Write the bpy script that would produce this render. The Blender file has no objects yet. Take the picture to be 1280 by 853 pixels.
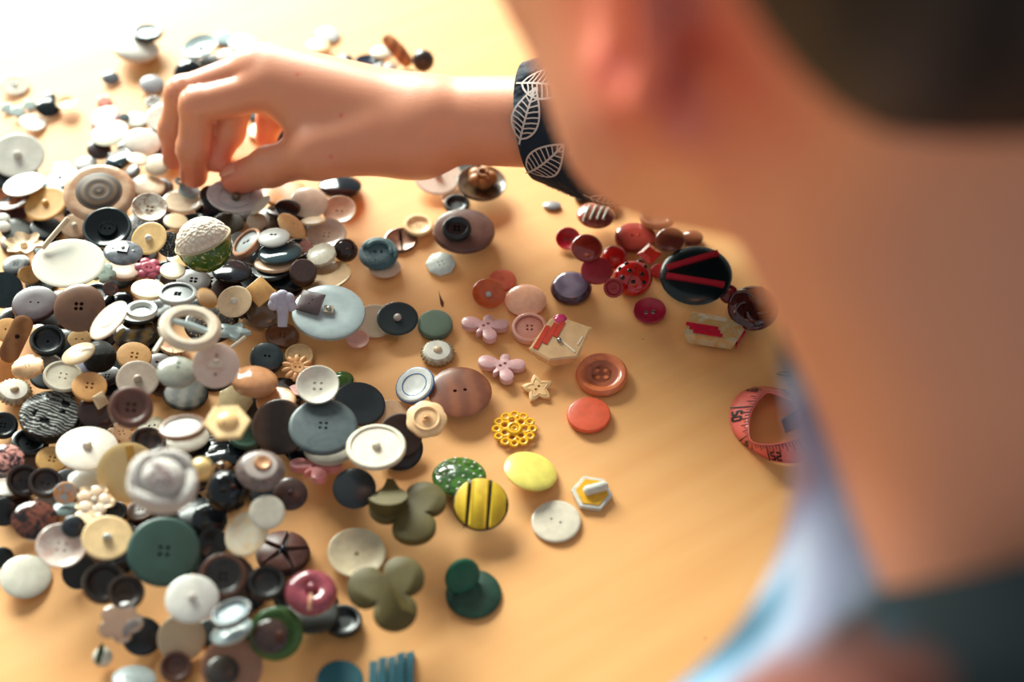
import bpy, bmesh, math, random
import numpy as np
from mathutils import Vector, Matrix
from mathutils.geometry import delaunay_2d_cdt
random.seed(7); np.random.seed(7)
SC = bpy.context.scene
COL = SC.collection
PI = math.pi

# ------------------------------------------------------------------ camera
PITCH = math.radians(50); FPX = 1700.0
CAMP = Vector((0, -0.70*math.cos(PITCH), 0.70*math.sin(PITCH)))
cd = bpy.data.cameras.new('camera'); cam = bpy.data.objects.new('camera', cd); COL.objects.link(cam)
cam.location = CAMP; cam.rotation_euler = (PI/2 - PITCH, 0, 0)
cd.sensor_width = 36; cd.lens = FPX/1280*36; cd.clip_start = 0.01
cd.dof.use_dof = True; cd.dof.focus_distance = 0.680; cd.dof.aperture_fstop = 3.1
SC.camera = cam
# ------------------------------------------------------------------ light
w = bpy.data.worlds.new('world'); SC.world = w; w.use_nodes = True
w.node_tree.nodes['Background'].inputs[0].default_value = (0.86, 0.95, 0.96, 1)
w.node_tree.nodes['Background'].inputs[1].default_value = 0.43
def area(name, loc, target, sx, sy, power, col):
    l = bpy.data.lights.new(name, 'AREA'); l.shape = 'RECTANGLE'; l.size = sx; l.size_y = sy
    l.energy = power; l.color = col
    o = bpy.data.objects.new(name, l); COL.objects.link(o); o.location = loc
    o.rotation_euler = (Vector(target)-Vector(loc)).to_track_quat('-Z', 'Y').to_euler()
    return o
area('window_daylight', (-1.44, 2.96, 1.30), (-0.1, 0.0, 0.0), 2.1, 1.8, 555, (0.93, 1.0, 0.90))
SC.view_settings.view_transform = 'Standard'; SC.view_settings.look = 'None'
SC.view_settings.exposure = 0.06; SC.view_settings.gamma = 1.0

# ------------------------------------------------------------------ helpers
FWD = Vector((0, math.cos(PITCH), -math.sin(PITCH))); UP = Vector((0, math.sin(PITCH), math.cos(PITCH))); RT = Vector((1, 0, 0))
def ray(px, py):
    return FWD + RT*((px-640)/FPX) + UP*((426.5-py)/FPX)
def at(px, py, z=0.0):
    d = ray(px, py); t = (z-CAMP.z)/d.z
    return CAMP + d*t
def atd(px, py, depth):
    return CAMP + ray(px, py)*depth
def depth(p): return (Vector(p)-CAMP).dot(FWD)

def lin(c):
    return tuple(((v/255)/12.92 if v/255 <= 0.04045 else ((v/255+0.055)/1.055)**2.4) for v in c)
MATS = {}
def mat(c, tex='plain', c2=None, rough=0.35, metal=0.0, trans=0.0, coat=0.0, scale=1.0):
    if c2 is None: c2 = tuple(int(v*0.94) for v in c)
    def tone(q):
        m_ = max(q); f = (0.90 if min(q) > 165 else 0.98) if m_ > 200 else (0.84 if m_ < 70 else 0.95); return tuple(int(v*f) for v in q)
    c = tone(c); c2 = tone(c2)
    key = (c, tex, c2, rough, metal, trans, coat, scale)
    if key in MATS: return MATS[key]
    m = bpy.data.materials.new(tex+'_%d' % len(MATS)); m.use_nodes = True
    nt = m.node_tree; N = nt.nodes; Lk = nt.links
    b = N['Principled BSDF']
    a = lin(c)+(1,)
    e = lin(c2)+(1,)
    b.inputs['Roughness'].default_value = rough; b.inputs['Metallic'].default_value = metal
    b.inputs['Transmission Weight'].default_value = trans; b.inputs['Coat Weight'].default_value = coat*.6
    b.inputs['Coat Roughness'].default_value = 0.15; b.inputs['Specular IOR Level'].default_value = 0.35
    tc = N.new('ShaderNodeTexCoord'); mp = N.new('ShaderNodeMapping'); Lk.new(tc.outputs['Object'], mp.inputs['Vector'])
    oi = N.new('ShaderNodeObjectInfo'); sc = N.new('ShaderNodeVectorMath'); sc.operation = 'SCALE'
    cb = N.new('ShaderNodeCombineXYZ'); Lk.new(oi.outputs['Random'], cb.inputs[0]); Lk.new(oi.outputs['Random'], cb.inputs[1])
    Lk.new(cb.outputs[0], sc.inputs[0]); sc.inputs['Scale'].default_value = 30.0
    if tex != 'rings': Lk.new(sc.outputs[0], mp.inputs['Location'])
    no = N.new('ShaderNodeTexNoise'); Lk.new(mp.outputs[0], no.inputs['Vector'])
    mix = N.new('ShaderNodeMix'); mix.data_type = 'RGBA'
    mix.inputs[6].default_value = a; mix.inputs[7].default_value = e
    fac = no.outputs['Fac']
    ramp = N.new('ShaderNodeMapRange'); ramp.inputs[1].default_value = 0.35; ramp.inputs[2].default_value = 0.65
    no.inputs['Detail'].default_value = 4
    bumpsrc = None; bs = 0.15
    if tex == 'plain': no.inputs['Scale'].default_value = 3*scale
    elif tex == 'marble':
        no.inputs['Scale'].default_value = 1.6*scale; no.inputs['Distortion'].default_value = 1.8
        ramp.inputs[1].default_value = 0.43; ramp.inputs[2].default_value = 0.58
    elif tex == 'pearl':
        no.inputs['Scale'].default_value = 2.2*scale; no.inputs['Distortion'].default_value = 0.8
    elif tex in ('horn', 'wood'):
        wv = N.new('ShaderNodeTexWave'); wv.inputs['Scale'].default_value = 1.0*scale; wv.inputs['Distortion'].default_value = 2.5
        wv.inputs['Detail'].default_value = 2; Lk.new(mp.outputs[0], wv.inputs['Vector']); fac = wv.outputs['Fac']
        mp.inputs['Scale'].default_value = (0.5, 2.4, 1)
        ramp.inputs[1].default_value = 0.1; ramp.inputs[2].default_value = 0.9
    elif tex == 'rings':
        wv = N.new('ShaderNodeTexWave'); wv.wave_type = 'RINGS'; wv.rings_direction = 'Z'
        wv.inputs['Scale'].default_value = 1.1*scale; wv.inputs['Distortion'].default_value = 1.2
        Lk.new(mp.outputs[0], wv.inputs['Vector']); fac = wv.outputs['Fac']
        ramp.inputs[1].default_value = 0.1; ramp.inputs[2].default_value = 0.9
    elif tex == 'speck':
        no.inputs['Scale'].default_value = 9*scale; no.inputs['Detail'].default_value = 2
        ramp.inputs[1].default_value = 0.6; ramp.inputs[2].default_value = 0.66
    elif tex == 'fabric':
        no.inputs['Scale'].default_value = 22*scale; bumpsrc = no.outputs['Fac']; bs = 0.6
    elif tex == 'weave':
        wv = N.new('ShaderNodeTexVoronoi'); wv.inputs['Scale'].default_value = 14*scale; Lk.new(mp.outputs[0], wv.inputs['Vector'])
        fac = wv.outputs['Distance']; bumpsrc = fac; bs = 0.3; ramp.inputs[1].default_value = 0.1; ramp.inputs[2].default_value = 0.7
    elif tex == 'abalone':
        wv = N.new('ShaderNodeTexWave'); wv.inputs['Scale'].default_value = 2.0*scale; wv.inputs['Distortion'].default_value = 9
        wv.inputs['Detail'].default_value = 3; Lk.new(mp.outputs[0], wv.inputs['Vector']); fac = wv.outputs['Fac']
        mp.inputs['Rotation'].default_value = (0, 0, 1.9)
        bumpsrc = fac; bs = 1.0
        ramp.inputs[1].default_value = 0.5; ramp.inputs[2].default_value = 0.85
    Lk.new(fac, ramp.inputs[0]); Lk.new(ramp.outputs[0], mix.inputs[0]); Lk.new(mix.outputs[2], b.inputs['Base Color'])
    if bumpsrc is not None:
        bp = N.new('ShaderNodeBump'); bp.inputs['Strength'].default_value = bs; bp.inputs['Distance'].default_value = 0.05
        Lk.new(bumpsrc, bp.inputs['Height']); Lk.new(bp.outputs[0], b.inputs['Normal'])
    MATS[key] = m
    return m

def mesh_from(name, verts, faces, m, smooth=40):
    me = bpy.data.meshes.new(name); me.from_pydata([tuple(v) for v in verts], [], faces)
    me.update()
    if smooth:
        me.shade_smooth(); me.set_sharp_from_angle(angle=math.radians(smooth))
    if m: me.materials.append(m)
    return me
def link(name, me, parent=None):
    o = bpy.data.objects.new(name, me); COL.objects.link(o)
    if parent: o.parent = parent
    return o
def tag(o, label=None, cat=None, group=None, kind=None):
    if label: o['label'] = label
    if cat: o['category'] = cat
    if group: o['group'] = group
    if kind: o['kind'] = kind

class MB:
    """small mesh collector"""
    def __init__(s): s.v = []; s.f = []
    def add(s, vs, fs):
        n = len(s.v); s.v += [Vector(v) for v in vs]; s.f += [tuple(i+n for i in f) for f in fs]; return s
    def box(s, c, d, M=None):
        c = Vector(c); d = Vector(d)/2
        vs = [Vector((x*d.x, y*d.y, z*d.z)) for x in (-1, 1) for y in (-1, 1) for z in (-1, 1)]
        if M is not None: vs = [M @ v for v in vs]
        return s.add([v+c for v in vs], [(0,1,3,2),(4,6,7,5),(0,4,5,1),(2,3,7,6),(0,2,6,4),(1,5,7,3)])
    def tube(s, pts, rad, n=8, closed=False):
        pts = [Vector(p) for p in pts]; m = len(pts); vs = []; fs = []
        rads = rad if isinstance(rad, (list, tuple)) else [rad]*m
        prev = None
        for i, p in enumerate(pts):
            if closed: t = pts[(i+1) % m]-pts[i-1]
            else: t = pts[min(i+1, m-1)]-pts[max(i-1, 0)]
            t.normalize()
            if prev is None:
                a = t.orthogonal().normalized()
            else:
                a = (prev - t*prev.dot(t)).normalized()
            prev = a; b = t.cross(a)
            for k in range(n):
                th = 2*PI*k/n; vs.append(p + (a*math.cos(th)+b*math.sin(th))*rads[i])
        for i in range(m if closed else m-1):
            j = (i+1) % m
            for k in range(n):
                l = (k+1) % n; fs.append((i*n+k, i*n+l, j*n+l, j*n+k))
        if not closed:
            fs.append(tuple(range(n-1, -1, -1))); fs.append(tuple((m-1)*n+k for k in range(n)))
        return s.add(vs, fs)
    def lathe(s, prof, n=24, c=(0,0,0), M=None):
        """prof: list of (r,z) from bottom axis to top axis; ends are capped"""
        vs = []; fs = []; c = Vector(c)
        for r, z in prof:
            for k in range(n):
                th = 2*PI*k/n; v = Vector((r*math.cos(th), r*math.sin(th), z))
                vs.append((M @ v if M is not None else v)+c)
        for i in range(len(prof)-1):
            for k in range(n):
                l = (k+1) % n; fs.append((i*n+k, i*n+l, (i+1)*n+l, (i+1)*n+k))
        fs.append(tuple(range(n-1, -1, -1))); fs.append(tuple((len(prof)-1)*n+k for k in range(n)))
        return s.add(vs, fs)
    def ball(s, c, r, n=14, sz=1.0):
        prof = [(max(1e-4, math.sin(PI*i/8))*r, -math.cos(PI*i/8)*r*sz) for i in range(9)]
        return s.lathe(prof, n, c)
    def build(s, name, m, parent=None, smooth=40):
        return link(name, mesh_from(name, s.v, s.f, m, smooth), parent)

def inside(p, poly):
    x, y = p; c = False; n = len(poly); j = n-1
    for i in range(n):
        xi, yi = poly[i][0], poly[i][1]; xj, yj = poly[j][0], poly[j][1]
        if (yi > y) != (yj > y) and x < (xj-xi)*(y-yi)/(yj-yi)+xi: c = not c
        j = i
    return c
def plate_tris(outer, holes):
    pts = [Vector((p[0], p[1])) for p in outer]; edges = [(i, (i+1) % len(outer)) for i in range(len(outer))]
    for h in holes:
        n = len(pts); pts += [Vector((p[0], p[1])) for p in h]; edges += [(n+i, n+(i+1) % len(h)) for i in range(len(h))]
    ov, oe, of, origv, _, _ = delaunay_2d_cdt(pts, edges, [], 0, 1e-6)
    mp = [(l[0] if l else -1) for l in origv]
    tris = []
    for f in of:
        cx = sum(ov[i].x for i in f)/3; cy = sum(ov[i].y for i in f)/3
        if not inside((cx, cy), outer): continue
        if any(inside((cx, cy), h) for h in holes): continue
        t = [mp[i] for i in f]
        if min(t) < 0: continue
        a, b_, c_ = (pts[i] for i in t)
        if (b_-a).cross(c_-a) < 0: t.reverse()
        tris.append(tuple(t))
    return pts, tris
def hole_polys(n, hr, hd, rot=0.0):
    if n == 0: return []
    cs = {1: [(0, 0)], 2: [(-hd, 0), (hd, 0)], 3: [(hd*math.cos(a), hd*math.sin(a)) for a in (PI/2, PI*7/6, PI*11/6)],
          4: [(hd*math.cos(a), hd*math.sin(a)) for a in (PI/4, 3*PI/4, 5*PI/4, 7*PI/4)]}[n]
    out = []
    for x, y in cs:
        X = x*math.cos(rot)-y*math.sin(rot); Y = x*math.sin(rot)+y*math.cos(rot)
        out.append([(X+hr*math.cos(2*PI*k/8), Y+hr*math.sin(2*PI*k/8)) for k in range(8)])
    return out
def lathe_button(top, bot, n, hr, hd, seg=32):
    """top: (t,z) inner->outer, bot: (t,z) outer->inner; innermost radii equal; real holes through the centre plate"""
    prof = top+bot; V = []; F = []
    for t, z in prof:
        for k in range(seg):
            a = 2*PI*k/seg; V.append((t*math.cos(a), t*math.sin(a), z))
    for i in range(len(prof)-1):
        for k in range(seg):
            l = (k+1) % seg; F.append((i*seg+k, (i+1)*seg+k, (i+1)*seg+l, i*seg+l))
    last = (len(prof)-1)*seg
    if n == 0:
        F.append(tuple(range(seg))); F.append(tuple(last+k for k in range(seg-1, -1, -1)))
        return V, F
    outer = [(V[k][0], V[k][1]) for k in range(seg)]
    holes = hole_polys(n, hr, hd)
    pts, tris = plate_tris(outer, holes)
    zt, zb = top[0][1], bot[-1][1]
    base = len(V); hv = [p for h in holes for p in h]; zb += .004
    V += [(p[0], p[1], zt) for p in hv]; b2 = len(V); V += [(p[0], p[1], zb) for p in hv]
    for t in tris: F.append(tuple(i if i < seg else base+i-seg for i in t))
    F.append(tuple(last+k for k in range(seg-1, -1, -1)))
    for h in range(len(holes)): F.append(tuple(b2+h*8+k for k in range(8)))
    for h in range(len(holes)):
        for k in range(8):
            a = h*8+k; b_ = h*8+(k+1) % 8; F.append((base+a, base+b_, b2+b_, b2+a))
    return V, F
def plate_mesh(outer, th, holes=(), bevel=0.05, z0=0.0):
    """flat plate of any outline with real holes and a bevelled upper edge"""
    n = len(outer); holes = [list(h) for h in holes]
    pts = [Vector((p[0], p[1])) for p in outer]
    area2 = sum(pts[i].x*pts[(i+1) % n].y-pts[(i+1) % n].x*pts[i].y for i in range(n))
    if area2 < 0: pts.reverse()
    ins = []
    for i in range(n):
        e1 = (pts[i]-pts[i-1]).normalized(); e2 = (pts[(i+1) % n]-pts[i]).normalized()
        nn = Vector((-(e1.y+e2.y), e1.x+e2.x)); 
        if nn.length < 1e-6: nn = Vector((-e1.y, e1.x))
        nn.normalize(); ins.append(pts[i]+nn*bevel)
    P, T = plate_tris([(p.x, p.y) for p in ins], holes)
    V = [(p.x, p.y, z0+th) for p in P]; F = [t for t in T]
    Q, T2 = plate_tris([(p.x, p.y) for p in pts], [])
    b = len(V); V += [(p.x, p.y, z0) for p in Q]; F += [tuple(b+i for i in reversed(t)) for t in T2]
    m = len(V); V += [(p.x, p.y, z0+th-bevel*0.8) for p in pts]
    for i in range(n):
        j = (i+1) % n; F.append((i, m+i, m+j, j)[::1]); F.append((m+i, b+i, b+j, m+j))
    for h in range(len(holes)):
        s = n+sum(len(x) for x in holes[:h]); L_ = len(holes[h]); fl = len(V)
        V += [(P[s+k].x, P[s+k].y, z0+.006) for k in range(L_)]
        for k in range(L_): F.append((s+k, s+(k+1) % L_, fl+(k+1) % L_, fl+k))
        F.append(tuple(fl+k for k in range(L_)))
    return V, F
def outline(kind, n=48):
    o = []
    for k in range(n):
        a = 2*PI*k/n
        if kind == 'round': r = 1
        elif kind.startswith('scallop'): m = int(kind[7:]); r = 0.93+0.07*abs(math.cos(m*a/2))
        elif kind.startswith('flower'): m = int(kind[6:]); r = 0.66+0.34*abs(math.cos(m*a/2))**0.6
        elif kind == 'star':
            ph = (a/(2*PI)*5) % 1; ph = abs(ph-0.5)*2; r = 0.55+0.45*ph**1.15
        elif kind.startswith('poly'):
            m = int(kind[4:]); q = (a % (2*PI/m))-PI/m; r = math.cos(PI/m)/math.cos(q)
        elif kind == 'oval': r = 1/math.sqrt(math.cos(a)**2+(math.sin(a)/0.68)**2)
        elif kind == 'leaf': r = 1/math.sqrt(math.cos(a)**2+(math.sin(a)/0.45)**2)
        o.append((r*math.cos(a), r*math.sin(a)))
    return o

# ------------------------------------------------------------------ height map used to rest one button on another
HR = 0.0007; HX0, HY0 = -0.40, -0.32; HM = np.zeros((1150, 1250), np.float32)
def hidx(x, y):
    i = np.clip(((x-HX0)/HR).astype(int), 0, HM.shape[0]-1); j = np.clip(((y-HY0)/HR).astype(int), 0, HM.shape[1]-1)
    return i, j
def frame(px, py, q, a, flip=1):
    d = ray(px, py).normalized(); r = RT-d*RT.dot(d); r.normalize(); u = r.cross(d)
    if u.dot(UP) < 0: u = -u
    a = math.radians(a); m = -r*math.sin(a)+u*math.cos(a); q = min(max(q, 0.02), 1.0)
    return (-d*q + m*flip*math.sqrt(1-q*q)).normalized()
def basis(n, rot):
    x = RT-n*RT.dot(n); x.normalize(); y = n.cross(x)
    M = Matrix((x, y, n)).transposed()
    return M @ Matrix.Rotation(math.radians(rot), 3, 'Z')
def settle(px, py, w, topf, n, extra=0.0002, bottomf=None, wy=1.0, rot=0):
    """returns (location, R, rotation matrix); topf(t) upper height in units of R"""
    z = 0.001; M = basis(n, rot)
    g = np.linspace(-1, 1, 45); U, V = np.meshgrid(g, g); U = U.ravel(); V = V.ravel(); k = U*U+V*V <= 1; U = U[k]; V = V[k]
    T = np.sqrt(U*U+V*V)
    X = np.array(M.col[0]); Y = np.array(M.col[1]); Nn = np.array(M.col[2])
    P0 = U[:, None]*X+V[:, None]*Y*wy
    lo = (bottomf(T) if bottomf else np.zeros_like(T))
    for _ in range(5):
        th0 = float(topf(np.array([0.85]))[0])
        R = 1.0
        c = at(px, py, z); R = w/2*depth(c)/FPX
        z0 = z
        c = at(px, py, z) - n*th0*R
        P = np.array(c)+(P0+lo[:, None]*Nn)*R
        i, j = hidx(P[:, 0], P[:, 1]); need = HM[i, j]
        lift = float(np.max(need-P[:, 2]))+extra
        z = z+lift
        if abs(lift) < 1e-4: break
    c = at(px, py, z) - n*th0*R
    return c, R, M
def stamp(c, R, M, topf, wy=1.0):
    s = max(20, int(2*R/0.0005)); g = np.linspace(-1, 1, s); U, V = np.meshgrid(g, g); U = U.ravel(); V = V.ravel()
    k = U*U+V*V <= 1; U = U[k]; V = V[k]; T = np.sqrt(U*U+V*V)
    X = np.array(M.col[0]); Y = np.array(M.col[1]); Nn = np.array(M.col[2])
    P = np.array(c)+(U[:, None]*X+V[:, None]*Y*wy+topf(T)[:, None]*Nn)*R
    i, j = hidx(P[:, 0], P[:, 1]); np.maximum.at(HM, (i, j), P[:, 2])
def autotilt(px, py, w, amt=0.8, lim=0.38):
    c = at(px, py, 0.003); R = w/2*depth(c)/FPX
    g = np.linspace(-1, 1, 25); U, V = np.meshgrid(g, g); k = (U*U+V*V) <= 1; U = U[k]; V = V[k]
    i, j = hidx(c.x+U*R, c.y+V*R); h = HM[i, j]
    A = np.stack([U*R, V*R, np.ones_like(U)], 1); s = np.linalg.lstsq(A, h, rcond=None)[0]
    gx, gy = s[0]*amt, s[1]*amt; L_ = math.hypot(gx, gy)
    if L_ > lim: gx *= lim/L_; gy *= lim/L_
    return Vector((-gx, -gy, 1)).normalized()
# ------------------------------------------------------------------ table and floor
def table():
    t = bpy.data.objects.new('table', None); COL.objects.link(t); t.location = (-0.170, 0.278, -0.75); t.rotation_euler = (0, 0, 0.549)
    tag(t, 'light orange birch wood table covered in loose buttons', 'table')
    m = bpy.data.materials.new('birch_wood'); m.use_nodes = True; N = m.node_tree.nodes; Lk = m.node_tree.links
    b = N['Principled BSDF']; tc = N.new('ShaderNodeTexCoord'); mp = N.new('ShaderNodeMapping')
    mp.inputs['Scale'].default_value = (1.3, 14, 14); mp.inputs['Rotation'].default_value = (0, 0, 0.17)
    Lk.new(tc.outputs['Object'], mp.inputs['Vector'])
    n1 = N.new('ShaderNodeTexNoise'); n1.inputs['Scale'].default_value = 4; n1.inputs['Detail'].default_value = 6; Lk.new(mp.outputs[0], n1.inputs['Vector'])
    mr = N.new('ShaderNodeMapRange'); mr.inputs[1].default_value = 0.3; mr.inputs[2].default_value = 0.7; Lk.new(n1.outputs['Fac'], mr.inputs[0])
    mx = N.new('ShaderNodeMix'); mx.data_type = 'RGBA'; mx.inputs[6].default_value = lin(TABLE_A)+(1,); mx.inputs[7].default_value = lin(TABLE_B)+(1,)
    Lk.new(mr.outputs[0], mx.inputs[0])
    n2 = N.new('ShaderNodeTexNoise'); n2.inputs['Scale'].default_value = 160; Lk.new(tc.outputs['Object'], n2.inputs['Vector'])
    m2 = N.new('ShaderNodeMapRange'); m2.inputs[1].default_value = 0.76; m2.inputs[2].default_value = 0.80; Lk.new(n2.outputs['Fac'], m2.inputs[0])
    mx2 = N.new('ShaderNodeMix'); mx2.data_type = 'RGBA'; mx2.inputs[7].default_value = lin((150, 95, 60))+(1,)
    Lk.new(m2.outputs[0], mx2.inputs[0]); Lk.new(mx.outputs[2], mx2.inputs[6]); Lk.new(mx2.outputs[2], b.inputs['Base Color'])
    b.inputs['Roughness'].default_value = 0.52; b.inputs['Specular IOR Level'].default_value = 0.27
    b.inputs['Coat Weight'].default_value = 0.0; b.inputs['Coat Roughness'].default_value = 0.3
    mb = MB(); mb.box((0, 0, 0.735), (1.5, 1.35, 0.03)); mb.build('tabletop', m, t)
    for sx in (-1, 1):
        for sy in (-1, 1):
            l = MB(); l.box((sx*0.68, sy*0.6, 0.36), (0.06, 0.06, 0.72)); l.build('table_leg', m, t)
TABLE_A = (231, 171, 109); TABLE_B = (222, 158, 95)
table()
fm = mat((150, 120, 95), 'wood', (130, 100, 75), 0.5)
f = MB(); f.box((0, 0.5, -0.775), (5, 5, 0.05)); f = f.build('floor', fm); tag(f, kind='structure')

# ------------------------------------------------------------------ the generic button builder
def prof_of(k, T):
    if k == 'flat': return [(.40, T), (.88, T), (.96, T*.92), (1, T*.68)], [(1, T*.25), (.95, 0), (.40, 0)]
    if k == 'rim': return [(.38, T*.55), (.56, T*.55), (.66, T*.8), (.76, T), (.88, T), (.97, T*.85), (1, T*.6)], [(1, T*.3), (.93, 0), (.38, 0)]
    if k == 'edge': return [(.40, T*.72), (.80, T*.72), (.86, T), (.95, T), (1, T*.75)], [(1, T*.3), (.95, 0), (.40, 0)]
    if k == 'dish': return [(.30, T*.35), (.5, T*.42), (.72, T*.62), (.9, T*.94), (.96, T), (1, T*.9)], [(.97, T*.55), (.8, T*.18), (.55, 0), (.30, 0)]
    if k == 'cup': return [(.32, T*.3), (.58, T*.3), (.66, T*.42), (.76, T*.93), (.84, T), (.95, T*.95), (1, T*.7)], [(1, T*.3), (.9, 0), (.32, 0)]
    if k == 'dome':
        s = [(t, T*.45+T*.75*math.sqrt(max(0, 1-t*t*.96))) for t in (.05, .2, .36, .52, .66, .79, .89, .96, 1)]
        return s, [(.98, T*.3), (.9, .03), (.8, 0), (.05, 0)]
    if k == 'dome2':
        s = [(t, T*.3+T*.7*math.sqrt(max(0, 1-t*t*.97))) for t in (.38, .52, .66, .79, .89, .96, 1)]
        return s, [(.98, T*.2), (.9, 0), (.38, 0)]
    if k == 'ball':
        s = [(max(.03, math.sin(a)), .9+.9*math.cos(a)) for a in (0.03, .3, .6, .9, 1.2, 1.5)]
        return s, [(math.sin(a), .9+.9*math.cos(a)) for a in (1.8, 2.1, 2.4, 2.7)]+[(.03, 0)]
    if k == 'back': return [(.12, T*.92), (.6, T*.92), (.86, T*.96), (.95, T), (1, T*.85)], [(.98, T*.5), (.86, T*.14), (.6, 0), (.12, 0)]
    if k == 'cone': return [(.1, T*.25), (.5, T*.55), (.9, T*.95), (1, T)], [(.99, T*.8), (.7, T*.35), (.3, 0), (.1, 0)]
    raise KeyError(k)
MESHC = {}
PILE = []
LAND = []
GOLD = mat((205, 170, 110), 'plain', (180, 140, 80), 0.25, metal=1.0)
STEEL = mat((205, 205, 200), 'plain', (160, 160, 158), 0.25, metal=1.0)
def lerpprof(top):
    ts = [p[0] for p in top]; zs = [p[1] for p in top]
    return lambda T: np.interp(T, ts, zs)
def B(k, x, y, w, h, a, c, look, n=0, c2=None, tex='plain', L=1, name=None, rough=0.33, th=None, out=None, rot=0, sh=None, shc=None,
      ring=None, ins=None, insr=.6, cat='button', flip=1, trans=0, metal=0, coat=0.3, scale=1, hr=.085, hd=.17, lm=None, fn=None, wy=1.0, group=None):
    PILE.append(dict(locals()))
def build_button(d):
    k, x, y, w, h, a = d['k'], d['x'], d['y'], d['w'], d['h'], d['a']
    T = d['th'] if d['th'] is not None else {'flat': (.27 if d['n'] else .2), 'rim': .36, 'edge': .28, 'dish': .3, 'cup': .42, 'dome': .4, 'dome2': .4, 'ball': 1.8, 'back': .16, 'cone': .5}.get(k, .2)
    if h is None: n = autotilt(x, y, w)
    else: n = frame(x, y, h/w, a or 0, d['flip'])
    m = mat(d['c'], d['tex'], d['c2'], d['rough'], d['metal'], d['trans'], d['coat'], d['scale'])
    if d['fn']:
        topf = lambda t, T=T: np.full_like(t, T)
    elif d['out']:
        topf = lambda t, T=T: np.full_like(t, T)
        key = ('p', d['out'], T, d['n'], d['hr'], d['hd'], m.name)
        if key not in MESHC:
            V, F = plate_mesh(outline(d['out'], 60), T, hole_polys(d['n'], d['hr'], d['hd'], 0.4), 0.05)
            MESHC[key] = mesh_from(d['out'], V, F, m)
    else:
        top, bot = prof_of(k, T); topf = lerpprof(top)
        nn = d['n'] if top[0][0] > .25 else 0
        key = (k, T, nn, d['hr'], d['hd'], m.name)
        if key not in MESHC:
            V, F = lathe_button(top, bot, nn, d['hr'], d['hd']); MESHC[key] = mesh_from(k, V, F, m)
    wy = d['wy']
    c, R, M = settle(x, y, w, topf, n, wy=wy, rot=d['rot'])
    nm = d['name'] or ({0: 'shank_button', 1: 'one_hole_button', 2: 'two_hole_button', 3: 'three_hole_button', 4: 'four_hole_button'}[d['n']] if not d['out'] else 'shaped_button')
    if d['fn']:
        o = bpy.data.objects.new(nm, None); COL.objects.link(o); d['fn'](o, T)
    else:
        o = link(nm, MESHC[key])
    o.matrix_world = Matrix.Translation(c) @ M.to_4x4() @ Matrix.Diagonal((R, R*wy, R, 1))
    ph = float(topf(np.array([0.0]))[0])
    if d['ring']:
        rk = ('ring', T, d['ring'], k)
        if rk not in MESHC:
            MESHC[rk] = mesh_from('r', *lathe_ring(T), mat(d['ring'], 'plain', None, .3, coat=.3))
        link('rim', MESHC[rk], o)
    if d['ins']:
        zi = float(topf(np.array([d['insr']*.7]))[0])
        rk = ('ins', zi, d['ins'], d['insr'], d['n'], d['hr'], d['hd'])
        if rk not in MESHC:
            r_ = d['insr']; V, F = lathe_button([(.36, zi+.03), (r_*.9, zi+.03), (r_, zi+.015)], [(r_, zi-.005), (.36, zi-.005)], d['n'], d['hr'], d['hd'])
            MESHC[rk] = mesh_from('i', V, F, mat(d['ins'], 'plain', None, .3, coat=.3))
        link('inset', MESHC[rk], o)
    if d['sh']:
        zc = ph if not d['out'] else T
        sk = ('sh', d['sh'], d['shc'], round(zc, 3))
        if sk not in MESHC:
            b = MB(); sc_ = mat(d['shc'], 'plain', None, .3, coat=.3) if d['shc'] else m
            if d['sh'] == 'loop':
                b.lathe([(.2, zc-.02), (.2, zc+.04), (.12, zc+.07), (.02, zc+.08)], 14)
                b.tube([(0.13*math.cos(t), 0, zc+.04+.17*math.sin(t)) for t in np.linspace(0, PI, 9)], .045, 8)
                sc_ = sc_
            elif d['sh'] == 'metal':
                b.tube([(0.12*math.cos(t), 0, zc+.02+.2*math.sin(t)) for t in np.linspace(0, PI, 9)], .035, 8)
                b.lathe([(.17, zc-.02), (.17, zc+.02), (.1, zc+.05), (.02, zc+.05)], 14); sc_ = STEEL
            elif d['sh'] == 'nub':
                b.lathe([(.16, zc-.02), (.15, zc+.1), (.1, zc+.17), (.02, zc+.19)], 14)
            elif d['sh'] == 'post':
                b.box((0, 0, zc+.08), (.34, .2, .2)); b.tube([(-.12, 0, zc+.16), (0, 0, zc+.22), (.12, 0, zc+.16)], .05)
            elif d['sh'] == 'bead':
                b.ball((0, 0, zc+.06), .2)
            MESHC[sk] = mesh_from('s', b.v, b.f, sc_)
        link('bead' if d['sh'] == 'bead' else 'shank', MESHC[sk], o)
    stamp(c, R, M, topf, wy)
    d['obj'] = o
def lathe_ring(T):
    V = []; F = []; seg = 32; pr = [(.80, T+.005), (.84, T+.05), (.93, T+.055), (1.0, T+.01), (1.02, T*.6), (1.0, T*.3), (.9, T*.5)]
    for t, z in pr:
        for q in range(seg):
            aa = 2*PI*q/seg; V.append((t*math.cos(aa), t*math.sin(aa), z))
    m_ = len(pr)
    for i in range(m_):
        for q in range(seg):
            F.append((i*seg+q, ((i+1) % m_)*seg+q, ((i+1) % m_)*seg+(q+1) % seg, i*seg+(q+1) % seg))
    return V, F
# ------------------------------------------------------------------ colours seen in the photograph
BK = (20, 28, 32); CH = (44, 54, 57); WH = (238, 233, 220); CR = (240, 222, 190); TN = (226, 172, 108); HY = (216, 160, 88)
BR = (112, 74, 54); DB = (58, 40, 36); GY = (150, 150, 145); LG = (196, 196, 190); PK = (236, 172, 168); OL = (84, 76, 34)
MB1 = (236, 228, 212); MB2 = (206, 190, 172); TEAL = (40, 62, 66); PEACH = (236, 180, 130)
P = dict(tex='pearl', rough=.22, coat=.6)
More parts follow.
